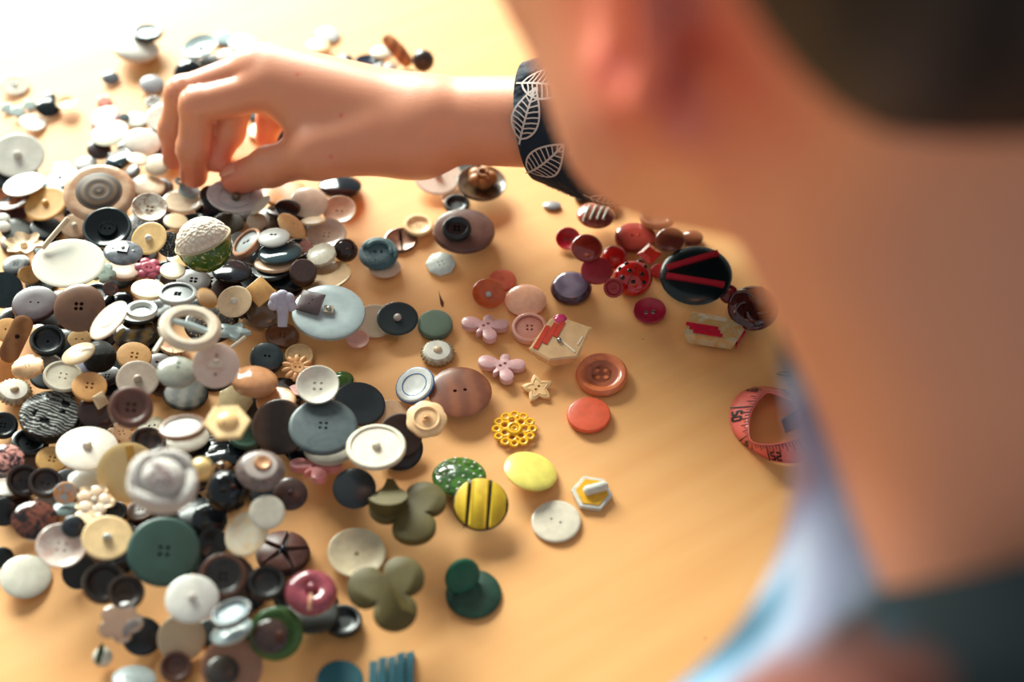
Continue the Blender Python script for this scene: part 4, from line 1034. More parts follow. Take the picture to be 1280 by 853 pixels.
@reg
def crescent(o, T):
    t, b_ = prof_of('dome2', .34); lb('body', t, b_, M_((88, 128, 136), 'weave', (56, 88, 98), .5, scale=1.2), o, 2, .09, .16)
    m = M_((112, 150, 154), 'plain', (92, 128, 132), .45)
    for r_, c_ in ((.84, .0), (.62, .1)):
        b = MB(); b.tube([(r_*math.cos(a), r_*math.sin(a)+c_*.5, .12+.3*math.sqrt(max(.02, 1-r_*r_))) for a in np.linspace(-.3, 2.9, 16)], [.02]+[.12]*14+[.02], 8); b.build('smooth_crescent', m, o)
@reg
def splinter(o, T):
    b = MB(); b.tube([(-.15, .9, .06), (.0, .3, .1), (.25, -.5, .18), (.32, -.9, .12)], [.02, .07, .22, .1], 8); b.build('sliver', M_((140, 88, 64), 'wood', (104, 62, 44), .5), o)
@reg
def bluerim(o, T):
    lb('body', [(.1, .16), (.6, .16), (.7, .2), (.92, .2), (1, .12)], [(.98, .03), (.9, 0), (.1, 0)], M_((238, 238, 232), rough=.25, coat=.4), o)
    m = M_((50, 100, 160), rough=.3)
    b = MB(); b.tube(ringpts(.64, .175, 36), .028, 6, True); b.build('blue_line', m, o)
    b = MB(); b.tube(ringpts(.99, .08, 36), .06, 6, True); b.build('blue_edge', m, o)
@reg
def scallopshank(o, T):
    m = M_((238, 198, 150), 'plain', (228, 182, 132), .4); pl('body', outline('scallop7', 56), .18, m, o, (), .05)
    b = MB(); b.tube(ringpts(.62, .19, 30), .07, 8, True); b.build('raised_ring', m, o)
    b = MB(); b.box((0, 0, .24), (.36, .36, .14)); b.tube([(-.1, 0, .3), (0, 0, .38), (.1, 0, .3)], .06); b.build('square_shank', M_((226, 176, 124)), o)
def trefoil_pts(t0):
    pts = []
    for k in range(72):
        a = 2*PI*k/72; dd = min(abs((a-math.radians(c)-t0+PI) % (2*PI)-PI) for c in (0, 120, 240))
        r_ = .40+.58*max(0, math.cos(dd*1.5))**.6; pts.append((r_*math.cos(a), r_*math.sin(a)))
    return pts
def trefoil(o, ang, fold):
    m = M_((92, 80, 38), 'plain', (84, 72, 34), .6)
    pl('body', trefoil_pts(math.radians(ang)), .2, m, o, (), .05)
    a = math.radians(fold); c = Vector((.55*math.cos(a), .55*math.sin(a), 0)); V = []; n = 20
    return m, a, c
@reg
def trefoil1(o, T):
    m, a, c = trefoil(o, 45, 165); V = []; n = 18
    base = [(c.x+.46*math.cos(t), c.y+.44*math.sin(t)) for t in np.linspace(0, 2*PI, n, endpoint=False)]
    base = [(x*(1.0 if y < c.y else 1-.5*abs(x-c.x)), y+(.3 if abs(x-c.x) < .12 and y > c.y else 0)) for x, y in base]
    for x, y in base: V.append((x, y, .2))
    for x, y in base: V.append((x*.99, y*.99, .34-(y-c.y)*.42+.1))
    F = [(k, (k+1) % n, n+(k+1) % n, n+k) for k in range(n)]+[tuple(range(n, 2*n)), tuple(range(n-1, -1, -1))]
    link('folded_leaf', mesh_from('fl', V, F, m, 30), o)
@reg
def trefoil2(o, T):
    m, a, c = trefoil(o, 50, 290); n = 14; V = []
    cx, cy = .22, -.55
    for t in np.linspace(PI*1.08, PI*1.98, n): V.append((cx+.46*math.cos(t), cy+.42*math.sin(t), .2))
    V += [(-.02, .12, .5), (-.02, .12, .2), (cx+.1, cy-.05, .55)]
    ap, ab, rd = n, n+1, n+2
    F = [(k, k+1, rd) for k in range(n-1)]+[(0, rd, ap), (n-1, ap, rd), (0, ap, ab), (n-1, ab, ap), tuple(range(n-1, -1, -1))+(ab,)]
    link('folded_leaf', mesh_from('fl', V, F, m, 25), o)
@reg
def dots(o, T):
    t, b_ = prof_of('dome', .42); lb('body', t, b_, M_((78, 124, 50), 'marble', (50, 90, 34), .12, coat=.8), o)
    top = lerpprof(t)
    for r_, n in ((.28, 5), (.55, 9), (.8, 13)):
        for k in range(n):
            a = 2*PI*k/n+r_; b = MB(); b.ball((r_*math.cos(a), r_*math.sin(a), float(top(np.array([r_]))[0])), .062, 8); b.build('dot', M_((232, 240, 220), rough=.2), o)
@reg
def stripes(o, T):
    lb('body', [(.1, .2), (.8, .19), (.95, .17), (1, .12)], [(.97, .03), (.9, 0), (.1, 0)], M_((70, 56, 26), rough=.5), o)
    m = M_((226, 188, 44), 'wood', (206, 164, 36), .45)
    for x0, x1 in ((-.93, -.5), (-.38, .24), (.36, .9)):
        up = [(x, math.sqrt(max(0, .9-x*x))) for x in np.linspace(x1, x0, 7)]; dn = [(x, -math.sqrt(max(0, .9-x*x))) for x in np.linspace(x0, x1, 7)]
        pl('carved_bar', rotp(up+dn, -4), .12, m, o, (), .05, .17)
@reg
def greenlobe(o, T):
    m = M_((34, 74, 56), 'plain', (28, 64, 48), .45)
    lb('base_disc', [(.1, .14), (.9, .14), (1, .08)], [(1, .03), (.9, 0), (.1, 0)], m, o)
    Mx = Matrix.Rotation(.95, 3, 'X'); Mx = Matrix.Rotation(.5, 3, 'Z') @ Mx
    b = MB(); b.lathe([(.3, -.1), (.6, -.07), (.68, 0), (.6, .09), (.3, .12), (.02, .13)], 26, (-.40, .42, .52), Mx); b.build('folded_lobe', M_((18, 92, 66), 'plain', (16, 80, 58), .4), o)
@reg
def fan(o, T):
    m = M_((18, 92, 106), 'plain', (14, 78, 92), .4)
    for k in range(5):
        x0 = -.85+k*.36; sh_ = .06*k; b = MB(); zz = .34 if k % 2 else .24
        b.add([(x0, -.9, 0), (x0+.34, -.9, 0), (x0+.26, .55+sh_*2.4, 0), (x0-.06, .5+sh_*2, 0), (x0, -.9, zz), (x0+.34, -.9, zz), (x0+.26, .55+sh_*2.4, zz), (x0-.06, .5+sh_*2, zz)],
              [(3, 2, 1, 0), (4, 5, 6, 7), (0, 1, 5, 4), (1, 2, 6, 5), (2, 3, 7, 6), (3, 0, 4, 7)]); b.build('pleat', m, o)
def prism_faceted(o, pts, th, zr, name, m):
    n = len(pts); c = (sum(p[0] for p in pts)/n, sum(p[1] for p in pts)/n)
    V = [(x*.8, y*.8-.05, 0) for x, y in pts]+[(x, y, th) for x, y in pts]+[(c[0]+(x-c[0])*.45, c[1]+(y-c[1])*.45, th+zr) for x, y in pts]
    F = [tuple(range(n-1, -1, -1))]+[(k, (k+1) % n, n+(k+1) % n, n+k) for k in range(n)]+[(n+k, n+(k+1) % n, 2*n+(k+1) % n, 2*n+k) for k in range(n)]+[tuple(range(2*n, 3*n))]
    return link(name, mesh_from(name, V, F, m, 1), o)
@reg
def acrylic1(o, T):
    pts = [(-.98, -.15), (-.35, -.6), (.55, -.5), (1.02, .62), (.34, .92), (.0, 1.12), (-.3, 1.0)]
    n = len(pts); V = [(x*.72-.05, y*.72-.1, 0) for x, y in pts]+[(x, y, .42) for x, y in pts]+[(x*.9, y*.9, .46) for x, y in pts]
    F = [tuple(range(n-1, -1, -1))]+[(k, (k+1) % n, n+(k+1) % n, n+k) for k in range(n)]+[(n+k, n+(k+1) % n, 2*n+(k+1) % n, 2*n+k) for k in range(n)]+[tuple(range(2*n, 3*n))]
    link('clear_body', mesh_from('cb', V, F, M_((255, 214, 160), rough=.08, trans=.4), 1), o)
    rm = M_((206, 60, 36), rough=.3)
    for k, (x, y, l) in enumerate(((-.56, .26, .95), (-.29, .40, .85), (-.02, .55, .62))):
        q = MB(); q.box((x, y, .475), (.155, l, .03), Matrix.Rotation(-.46, 3, 'Z')); q.build('red_stripe', rm, o)
    pl('orange_base', [(x*.62-.06, y*.62-.14) for x, y in pts], .12, M_((240, 110, 64), rough=.2), o, (), .03, .03)
    q = MB(); q.ball((.02, .96, .38), .24, sz=.55); q.build('pink_cabochon', M_((220, 60, 110), rough=.1, coat=.8), o)
    q = MB(); q.ball((-.02, .12, .49), .08); q.build('metal_dot', STEEL, o)
    for x, y, a, l in ((.25, -.1, .75, .6), (.62, .1, -.5, .35)):
        q = MB(); q.box((x, y, .47), (.05, l, .02), Matrix.Rotation(a, 3, 'Z')); q.build('facet_line', M_((250, 236, 206), rough=.1), o)
@reg
def acrylic2(o, T):
    pts = [(-.98, -.1), (.55, -.62), (.98, .1), (.78, .5), (-.55, .72)]
    pts = [(-1, -.42), (.6, -.78), (.92, -.2), (.72, .3), (-.62, .62)]
    prism_faceted(o, pts, .42, .05, 'acrylic_body', M_((244, 220, 176), 'marble', (226, 176, 110), .12, trans=.25, coat=.5))
    rm = M_((206, 36, 60), rough=.25)
    for k in range(3):
        q = MB(); q.box((-.40+.07*k, -.12-.17*k, .475), (1.0-.05*k, .14, .035), Matrix.Rotation(-.24, 3, 'Z')); q.build('red_stripe', rm, o)
    V = [(.64, -.8, .40), (.98, -.2, .3), (.76, .3, .43), (.62, -.72, .02), (.9, -.2, .02), (.7, .2, .02)]
    link('red_end', mesh_from('re', V, [(0, 1, 2), (0, 3, 4, 1), (1, 4, 5, 2), (0, 2, 5, 3), (3, 5, 4)], rm, 1), o)
@reg
def copper(o, T):
    lb('rim', [(.6, .18), (.66, .23), (.78, .3), (.9, .3), (.98, .2), (1, .12)], [(.95, .02), (.8, 0), (.6, 0)], M_((222, 126, 78), 'plain', (214, 112, 66), .22, coat=.6), o)
    lb('centre', [(.4, .18), (.55, .185), (.68, .22)], [(.68, .1), (.4, .0)], M_((188, 98, 62), 'plain', (170, 84, 52), .3, coat=.4), o, 4, .085, .22)
@reg
def star2(o, T):
    m = M_((242, 198, 142), 'plain', (234, 184, 124), .4); s = rotp(outline('star', 60), 100)
    pl('body', s, .2, m, o, [circ(-.1, -.1, .09, 8), circ(.08, .12, .09, 8)], .05)
    b = MB(); b.tube([(x*.68, y*.68, .2) for x, y in s], .035, 6, True); b.build('raised_line', m, o)
@reg
def lace(o, T):
    m = M_((246, 190, 30), 'plain', (240, 178, 20), .35, coat=.3)
    for r_, n, rr in ((.50, 7, .2), (.83, 12, .17)):
        for k in range(n):
            a = 2*PI*k/n; b = MB(); b.tube([(r_*math.cos(a)+rr*math.cos(t), r_*math.sin(a)+rr*math.sin(t), .16) for t in np.linspace(0, 2*PI, 12, endpoint=False)], .075, 6, True); b.build('loop', m, o)
    b = MB(); b.tube(ringpts(.28, .22, 20), .09, 8, True); b.tube(ringpts(.13, .22, 14), .05, 6, True); b.build('centre_ring', m, o)
@reg
def hexbar(o, T):
    h = rotp(outline('poly6', 6), -8); m = M_((240, 236, 222), rough=.3, coat=.3)
    pl('white_hexagon', h, .22, m, o, (), .04)
    pl('yellow_face', [(x*.8, y*.8) for x, y in h], .05, M_((238, 176, 44), rough=.35), o, (), .02, .215)
    b = MB(); b.tube([(-.38, -.05, .32), (-.3, -.03, .36), (.6, .28, .36), (.68, .3, .32)], [.16, .26, .26, .2], 12); b.build('raised_bar', m, o)
@reg
def plum(o, T):
    lb('body', [(.3, .44), (.74, .44), (.86, .38), (.97, .24), (1, .15)], [(.94, .04), (.8, 0), (.3, 0)], M_((84, 46, 56), 'plain', (64, 34, 44), .15, coat=.6), o)
    lb('shiny_face', [(.04, .50), (.6, .50), (.76, .48), (.8, .44)], [(.78, .4), (.3, .4), (.04, .4)], M_((156, 140, 156), 'horn', (120, 104, 126), .12, coat=.9, scale=.5), o)
@reg
def ladybird(o, T):
    t, b_ = prof_of('dome', .75); lb('shell', t, b_, M_((200, 34, 26), 'plain', (184, 26, 20), .1, coat=.9), o); top = lerpprof(t)
    bk = M_((16, 16, 18), rough=.12)
    for x, y in ((-.62, .35), (-.5, -.22), (-.15, .12), (.0, -.5), (.45, -.1), (.62, .42), (.5, -.5), (-.28, .62)):
        r_ = math.hypot(x, y); b = MB(); b.ball((x, y, float(top(np.array([r_]))[0])-.02), .13, sz=.5); b.build('spot', bk, o)
    b = MB(); b.ball((.38, .82, .3), .3, sz=.8); b.build('head', bk, o)
    b = MB(); b.tube([(.36*q, .8*q, float(top(np.array([.88*abs(q)]))[0])+.0) for q in np.linspace(-.9, .8, 12)], .02, 6); b.build('wing_seam', bk, o)
@reg
def eyelets(o, T):
    t, b_ = prof_of('dish', .34); lb('body', t, b_, M_(tuple(o['_c']), 'plain', None, .35, coat=.2), o, 2, .09, .22)
    for s in (-1, 1):
        b = MB(); b.tube([(s*.22+.11*math.cos(a), .11*math.sin(a), .135) for a in np.linspace(0, 2*PI, 12, endpoint=False)], .03, 6, True); b.build('steel_eyelet', STEEL, o)
@reg
def diamond(o, T):
    m = M_((220, 52, 36), rough=.15, coat=.6); n = 4; V = [(0, 0, .02)]
    q = [(-1, 0), (0, -.95), (1, 0), (0, .95)]; V = [(x*.9, y*.9, 0) for x, y in q]+[(x, y, .3) for x, y in q]+[(x*.5, y*.5, .62) for x, y in q]
    F = [(3, 2, 1, 0)]+[(k, (k+1) % 4, 4+(k+1) % 4, 4+k) for k in range(4)]+[(4+k, 4+(k+1) % 4, 8+(k+1) % 4, 8+k) for k in range(4)]+[(8, 9, 10, 11)]
    link('cut_body', mesh_from('d', V, F, m, 1), o)
    for k in range(4):
        b = MB(); b.tube([(-.4+.2*k, -.5+.05*k, .50), (-.1+.2*k, .2+.05*k, .64)], .03, 6); b.build('ridge', m, o)
@reg
def whitestripes(o, T):
    t, b_ = prof_of('dome', .5); lb('body', t, b_, M_((176, 84, 70), 'plain', (120, 70, 50), .12, coat=.7), o); top = lerpprof(t)
    for x in (-.5, -.15, .2, .5):
        b = MB(); b.tube([(x+.18*u, .55*u-.15, float(top(np.array([math.hypot(x+.18*u, .55*u-.15)]))[0])) for u in np.linspace(-1, 1, 9)], .06, 6); b.build('white_stripe', M_((240, 232, 214), rough=.2), o)
@reg
def redbars(o, T):
    lb('body', [(.1, .2), (.7, .18), (.94, .14), (1, .08)], [(.98, .03), (.9, 0), (.1, 0)], M_((14, 28, 30), rough=.25, coat=.3), o)
    rm = M_((186, 30, 48), rough=.4)
    b = MB(); b.box((-.06, .42, .20), (1.5, .16, .12), Matrix.Rotation(.27, 3, 'Z')); b.build('red_bar', rm, o)
    b = MB(); b.box((-.04, -.26, .20), (1.62, .16, .12), Matrix.Rotation(-.27, 3, 'Z')); b.build('red_bar', rm, o)
@reg
def swirl(o, T):
    m = M_((86, 36, 32), 'plain', (66, 26, 24), .08, coat=.8)
    lb('body', [(.1, .22), (.3, .22), (.5, .34), (.7, .42), (.88, .36), (1, .18)], [(.96, .04), (.85, 0), (.1, 0)], m, o)
    for k in range(5):
        a0 = 2*PI*k/5; b = MB()
        b.tube([(r_*math.cos(a0+(r_-.3)*1.9), r_*math.sin(a0+(r_-.3)*1.9), .23+.2*math.sin((r_-.25)/.75*PI)) for r_ in np.linspace(.28, .94, 10)], [.03]+[.075]*8+[.03], 8); b.build('swirl_ridge', m, o)
@reg
def leafbead(o, T):
    b = MB(); b.ball((0, 0, .8), .8, 20); b.build('bead', M_((240, 232, 214), rough=.3), o)
    q = pl('leaf', [(x*.5-.2, y*.9+.25) for x, y in rotp(outline('leaf', 20), 70)], .08, M_((46, 74, 40), rough=.4), o, (), .03, 1.5)

_bb = build_button
def build_all():
    PILE.sort(key=lambda d: d['L'])
    for d in PILE:
        if d['fn']:
            f = FN[d['fn']]; cc = d['c']
            if d['fn'] in ('stick', 'peg'): d['rot'] = d['a']; d['h'] = None
            if d['fn'] in ('pleated', 'abalone') and d['th'] is None: d['th'] = .52
            def g(o, T, f=f, cc=cc):
                o['_c'] = cc; f(o, T); del o['_c']
            d['fn'] = g
        _bb(d)
    labels()
DIRS = [(0, 'right of'), (45, 'up and right of'), (90, 'above'), (135, 'up and left of'), (180, 'left of'), (225, 'down and left of'), (270, 'below'), (315, 'down and right of')]
def labels():
    from collections import Counter
    cnt = Counter(d['look'] for d in PILE); used = set()
    lands = [d for d in PILE if d['lm']]
    for d in PILE:
        o = d['obj']; look = d['look']; lab = None
        c_ = d['cat']
        hasplace = any(s in look for s in (' of two', ' beneath ', ' under ', ' beside ', ' behind ', ' at the ', ' near the ', ' by the ', ' below ', 'above ', 'against', 'next to', ' on a', 'between', 'touched', ' leaning', 'alone', 'beyond', 'cut by', 'gap', 'through'))
        if c_ == 'button' and not any(s in look for s in ('button', 'saucer', 'cup')): pass
        if hasplace and len(look.split()) >= 6 and look not in used: lab = look
        else:
            best = sorted(lands, key=lambda e: math.hypot(e['x']-d['x'], e['y']-d['y']))
            for e in best:
                if e is d: continue
                ang = math.degrees(math.atan2(d['y']*-1+e['y'], d['x']-e['x'])) % 360
                dn = min(DIRS, key=lambda q: min(abs(q[0]-ang), 360-abs(q[0]-ang)))[1]
                t = '%s, just %s the %s' % (look, dn, e['lm'])
                if t not in used and len(t.split()) <= 16: lab = t; break
            if lab is None: lab = look
        used.add(lab)
        g = d['group'] or ('dark red and maroon buttons' if d['x'] > 680 and d['y'] < 430 else 'coral, pink and yellow buttons' if d['x'] > 585 else 'buttons strewn along the edge of the pile' if d['x'] > 430 else 'buttons in the big pile')
        tag(o, lab, c_, g)
build_all()
# ------------------------------------------------------------------ pink tape measure, a loose loop on the wood
def tape():
    t = bpy.data.objects.new('tape_measure', None); COL.objects.link(t); t.location = at(965, 535, 0)
    tag(t, 'pink tape measure curled in a loop beside the shirt collar', 'tape measure')
    pk = mat((236, 112, 100), 'plain', (226, 98, 90), .4, coat=.2); bk = mat((30, 30, 32), rough=.4)
    # outer (table) edge and inner (upper) edge of the loop, walked clockwise from the upper right
    bot = [(1052, 512), (1020, 497), (985, 488), (950, 484), (925, 492), (912, 515), (918, 543), (940, 563), (965, 576), (995, 579), (1025, 570), (1060, 552), (1085, 530)]
    top = [(1050, 532), (1022, 520), (998, 505), (966, 492), (955, 494), (941, 512), (936, 535), (940, 552), (960, 556), (985, 552), (1010, 543), (1040, 528), (1068, 505)]
    hb = [.002, .002, .001, .001, .001, .001, .001, .001, .001, .001, .001, .001, .001]; ht = [.010, .011, .012, .012, .012, .011, .012, .012, .012, .012, .012, .012, .012]
    def cr(L, u):
        n = len(L)-1; x = min(max(u, 0), 1)*n; i = min(int(x), n-1); f = x-i; p = [L[max(i-1, 0)], L[i], L[i+1], L[min(i+2, n)]]
        return sum((p[k]*w for k, w in zip(range(1, 4), ((-.5*f+f*f-.5*f**3+0)*0, 0, 0))), p[0]*(-.5*f+f*f-.5*f**3)+p[1]*(1-2.5*f*f+1.5*f**3)+p[2]*(.5*f+2*f*f-1.5*f**3)+p[3]*(-.5*f*f+.5*f**3))
    PB = [at(x, y, z) for (x, y), z in zip(bot, hb)]; PT = [at(x, y, z) for (x, y), z in zip(top, ht)]
    def S(u, v, off=0):
        a = cr(PB, u); b = cr(PT, u); p = a*(1-v)+b*v
        if off:
            du = cr(PB, u+.01)-cr(PB, u-.01); nn = du.cross(b-a).normalized()
            if nn.dot(CAMP-p) < 0: nn = -nn
            p = p+nn*off
        return p
    def ribbon(name, f, m, n=60, k=4):
        V = [f(i/n, j/k) for i in range(n+1) for j in range(k+1)]; F = [(i*(k+1)+j, i*(k+1)+j+1, (i+1)*(k+1)+j+1, (i+1)*(k+1)+j) for i in range(n) for j in range(k)]
        o = link(name, mesh_from(name, V, F, m), t); o.matrix_parent_inverse = Matrix.Translation(-t.location)
        md = o.modifiers.new('t', 'SOLIDIFY'); md.thickness = .0004; md.offset = 0; return o
    band = ribbon('tape_band', lambda u, v: S(u, v), pk)
    V = []; F = []
    def quad(u0, u1, v0, v1):
        b = len(V); V.extend([S(u0, v0, .0006), S(u1, v0, .0006), S(u1, v1, .0006), S(u0, v1, .0006)]); F.append((b, b+1, b+2, b+3))
    for i in range(75):
        u = .02+i*.0128
        if i % 10 == 0: quad(u-.0024, u+.0024, .02, .98)
        elif i % 2 == 0: quad(u-.0016, u+.0016, .60, .97 if i % 4 else .97)
        else: quad(u-.0014, u+.0014, .76, .97)
        quad(u, u+.0128, .965, .985)
    o = link('scale_marks', mesh_from('marks', V, F, bk, 0), t); o.matrix_parent_inverse = Matrix.Translation(-t.location)
    seg = {'5': 'abgcd'[0:0]+'afgcd', '1': 'bc', '2': 'abged', '3': 'abgcd', '4': 'fgbc', '0': 'abcdef', '6': 'afgedc', '8': 'abcdefg', '9': 'abcdfg', '7': 'abc'}
    loc = {'a': (0, 1, 1, 1), 'g': (0, .5, 1, .5), 'd': (0, 0, 1, 0), 'f': (0, .5, 0, 1), 'b': (1, .5, 1, 1), 'e': (0, 0, 0, .5), 'c': (1, 0, 1, .5)}
    for num, uc in (('49', .3), ('50', .44), ('51', .57), ('52', .69), ('53', .81), ('48', .17)):
        V = []; F = []
        for q, ch in enumerate(num):
            for sg in seg[ch]:
                x0, y0, x1, y1 = loc[sg]; w_ = .0028; u0 = uc+(q-.9)*.022
                X0, X1 = u0+x0*.014, u0+x1*.014; Y0, Y1 = .15+y0*.42, .15+y1*.42
                if x0 == x1: quad(X0-w_, X0+w_, Y0, Y1)
                else: quad(X0, X1, Y0-.05, Y0+.05)
        o = link('printed_number', mesh_from('num', V, F, bk, 0), t); o.matrix_parent_inverse = Matrix.Translation(-t.location)
    # the reversed dark end lying across the loop
    A, B_ = [at(976, 524, .013), at(1010, 506, .014), at(1070, 480, .010)], [at(982, 542, .010), at(1016, 528, .010), at(1076, 505, .006)]
    ribbon('dark_end', lambda u, v: cr(A, u)*(1-v)+cr(B_, u)*v, mat((34, 36, 40), rough=.4), 16)
    C_, D_ = [at(984, 480, .002), at(1012, 496, .004), at(1060, 520, .003)], [at(1010, 474, .012), at(1036, 486, .012), at(1080, 505, .010)]
    ribbon('pale_back', lambda u, v: cr(C_, u)*(1-v)+cr(D_, u)*v, mat((236, 190, 184), rough=.4), 16)
tape()
# ------------------------------------------------------------------ where the person's landmarks are
EARPX = (793, 80, .33); HEADTILT = 8; NECKT = atd(1262, 290, .345)
NECKB = (.172, -.258, .235); SHLP = (.03, -.365, .165); SHRP = (.31, -.15, .16); COLLAR = .010
def LEAVES():
    for u0, a0, ang, L_, W_ in ((.002, 1.1, -1.2, .026, .007), (.002, 1.75, -.72, .030, .0075), (.006, 2.2, .3, .028, .008), (.03, 1.2, -.5, .028, .007), (.034, 1.9, .2, .028, .007), (.05, 1.0, .6, .028, .007), (.06, 2.3, -.3, .028, .007), (.004, .2, .3, .026, .007), (.004, 3.2, .3, .026, .007), (.04, .3, -.3, .026, .007)):
        leaf(u0, a0, ang, L_, W_)
SHOFF = (3.37, 6.1, .7)
SHIRT_MOTIFS = [(atd(1240, 770, .30), .045, (22, 40, 46)), (atd(1060, 830, .315), .036, (128, 70, 56)), (atd(1030, 690, .33), .010, (24, 84, 108)), (atd(1130, 650, .32), .012, (26, 60, 74))]
# ------------------------------------------------------------------ person: one continuous skin surface from smooth-blended volumes
def surface_nets(f, lo, hi, h):
    lo = np.array(lo, float); hi = np.array(hi, float); n = np.ceil((hi-lo)/h).astype(int)+1
    xs = [lo[i]+h*np.arange(n[i]) for i in range(3)]
    F = np.empty(n, np.float32)
    Y, Z = np.meshgrid(xs[1], xs[2], indexing='ij'); yz = np.stack([Y.ravel(), Z.ravel()], 1)
    for s in range(0, n[0], 8):
        e = min(n[0], s+8)
        P = np.concatenate([np.repeat(xs[0][s:e], len(yz))[:, None], np.tile(yz, (e-s, 1))], 1)
        F[s:e] = f(P).reshape(e-s, n[1], n[2])
    I = F < 0
    nx, ny, nz = n
    S = np.zeros((nx-1, ny-1, nz-1, 3), np.float32); C = np.zeros((nx-1, ny-1, nz-1), np.float32)
    quads = []
    corners = [(i, j, k) for i in (0, 1) for j in (0, 1) for k in (0, 1)]
    def sub(A, o): return A[o[0]:nx-1+o[0], o[1]:ny-1+o[1], o[2]:nz-1+o[2]]
    for a in corners:
        for ax in range(3):
            if a[ax]: continue
            b = list(a); b[ax] = 1; b = tuple(b)
            fa, fb = sub(F, a), sub(F, b); m = (fa < 0) != (fb < 0)
            t = np.where(m, fa/(fa-fb+1e-12*(fa == fb)), 0)
            for q in range(3): S[..., q] += np.where(m, a[q]+(t if q == ax else 0), 0)
            C += m
    act = C > 0; idx = -np.ones(act.shape, int); idx[act] = np.arange(act.sum())
    cells = np.argwhere(act); V = lo+h*(cells+S[act]/C[act][:, None])
    for ax in range(3):
        o1, o2 = [(1, 2), (2, 0), (0, 1)][ax]
        sl = [slice(1, -1)]*3; sl[ax] = slice(0, n[ax]-1)
        A = I[tuple(sl)]; sl2 = list(sl); sl2[ax] = slice(1, n[ax]); Bq = I[tuple(sl2)]
        e = np.argwhere(A != Bq); off = np.array([1, 1, 1]); off[ax] = 0; e = e+off
        ins = I[e[:, 0], e[:, 1], e[:, 2]]
        d1 = np.zeros(3, int); d1[o1] = 1; d2 = np.zeros(3, int); d2[o2] = 1
        c0 = e-d1-d2; c1 = e-d2; c2 = e; c3 = e-d1
        Q = np.stack([idx[tuple(c.T)] for c in (c0, c1, c2, c3)], 1)
        Q[~ins] = Q[~ins][:, ::-1]; quads.append(Q)
    return V, np.concatenate(quads)
def np_mesh(name, V, Q, m):
    me = bpy.data.meshes.new(name); me.from_pydata(V.tolist(), [], Q.tolist()); me.update(); me.shade_smooth(); me.materials.append(m); return me
def va(v): return np.array(v, float)
def cone(P, a, b, r1, r2):
    a = va(a); b = va(b); ab = b-a; t = np.clip(((P-a) @ ab)/(ab @ ab), 0, 1)
    return np.linalg.norm(P-a-t[:, None]*ab, axis=1)-(r1+(r2-r1)*t)
def ell(P, c, r, R=None):
    q = P-va(c)
    if R is not None: q = q @ R
    r = va(r); k0 = np.linalg.norm(q/r, axis=1); k1 = np.linalg.norm(q/(r*r), axis=1)
    return k0*(k0-1)/(k1+1e-9)
def smin(a, b, k):
    h = np.clip(.5+.5*(b-a)/k, 0, 1); return b*(1-h)+a*h-k*h*(1-h)
def smax(a, b, k): return -smin(-a, -b, k)

# ---- right hand and forearm (joints read off the photograph, heights above the table in metres)
WR = at(536, 154, .055); FA = at(700, 158, .060); EL = at(905, 150, .075)
def J(*l): return [at(x, y, z) for x, y, z in l]
THUMB = J((470, 172, .052), (396, 190, .047), (338, 208, .034), (296, 224, .022))
INDEX = J((338, 110, .066), (248, 132, .058), (242, 186, .036), (243, 219, .019))
MIDDLE = J((322, 87, .069), (230, 118, .056), (219, 162, .035), (220, 197, .018))
RING = J((342, 88, .066), (300, 118, .060), (286, 165, .038), (270, 200, .026))
PINKY = J((366, 88, .058), (340, 128, .048), (338, 150, .036), (333, 172, .026))
def finger(P, j, r):
    d = None
    for i in range(3):
        c = cone(P, j[i], j[i+1], r[i], r[i+1]); d = c if d is None else smin(d, c, .003)
    # slight knuckle swellings
    for i in (1, 2): d = smin(d, np.linalg.norm(P-va(j[i]), axis=1)-r[i]*1.03, .003)
    return d
def f_hand(P):
    d = cone(P, WR, FA, .0208, .0222)
    side = (at(536, 128, .062)-at(536, 172, .058)); side.normalize()
    off = va((0, .009, -.002))
    d = smin(d, cone(P, va(WR)+off, va(FA)+off, .0195, .0215), .01)
    pal = [(INDEX[0], .0125), (MIDDLE[0], .013), (RING[0], .012), (PINKY[0], .011)]
    wr = [va(WR)+va((0, -.004, .003)), va(WR)+va((0, .001, .003)), va(WR)+va((0, .007, .000)), va(WR)+va((0, .011, -.004))]
    for (m, r), w_ in zip(pal, wr): d = smin(d, cone(P, w_, m, .0155, r), .011)
    # palm underside and thumb muscle
    d = smin(d, cone(P, va(WR)+va((-.01, -.004, -.006)), at(378, 132, .052), .019, .013), .014)
    d = smin(d, cone(P, va(WR)+va((-.004, -.010, -.004)), THUMB[1], .018, .0125), .012)
    d = smin(d, cone(P, THUMB[1], at(372, 128, .058), .010, .010), .012)   # web between thumb and index
    for j, r in ((INDEX, (.0115, .0098, .0088, .0074)), (MIDDLE, (.0115, .0098, .0088, .0074)), (RING, (.011, .0092, .0082, .007)), (PINKY, (.0095, .008, .0072, .0062))):
        fg = finger(P, j, r); fi = fg if j is INDEX else np.minimum(fi, fg)
    d = smin(d, fi, .004)
    d = smin(d, finger(P, [THUMB[0], THUMB[1], THUMB[2], THUMB[3]], (.016, .0125, .0108, .0088)), .006)
    # skin creases at finger joints
    for j in (INDEX, MIDDLE):
        for i in (1, 2):
            ax = va(j[i+1])-va(j[i-1]); ax /= np.linalg.norm(ax); t = (P-va(j[i])) @ ax
            d = d+.0005*np.exp(-(t/.0011)**2)*(np.linalg.norm(P-va(j[i]), axis=1) < .016)
    for s in (-.004, .0, .004):
        ax = va(THUMB[3])-va(THUMB[2]); ax /= np.linalg.norm(ax); t = (P-va(THUMB[2])) @ ax-s
        d = d+.0004*np.exp(-(t/.0009)**2)*(np.linalg.norm(P-va(THUMB[2]), axis=1) < .018)
    return d
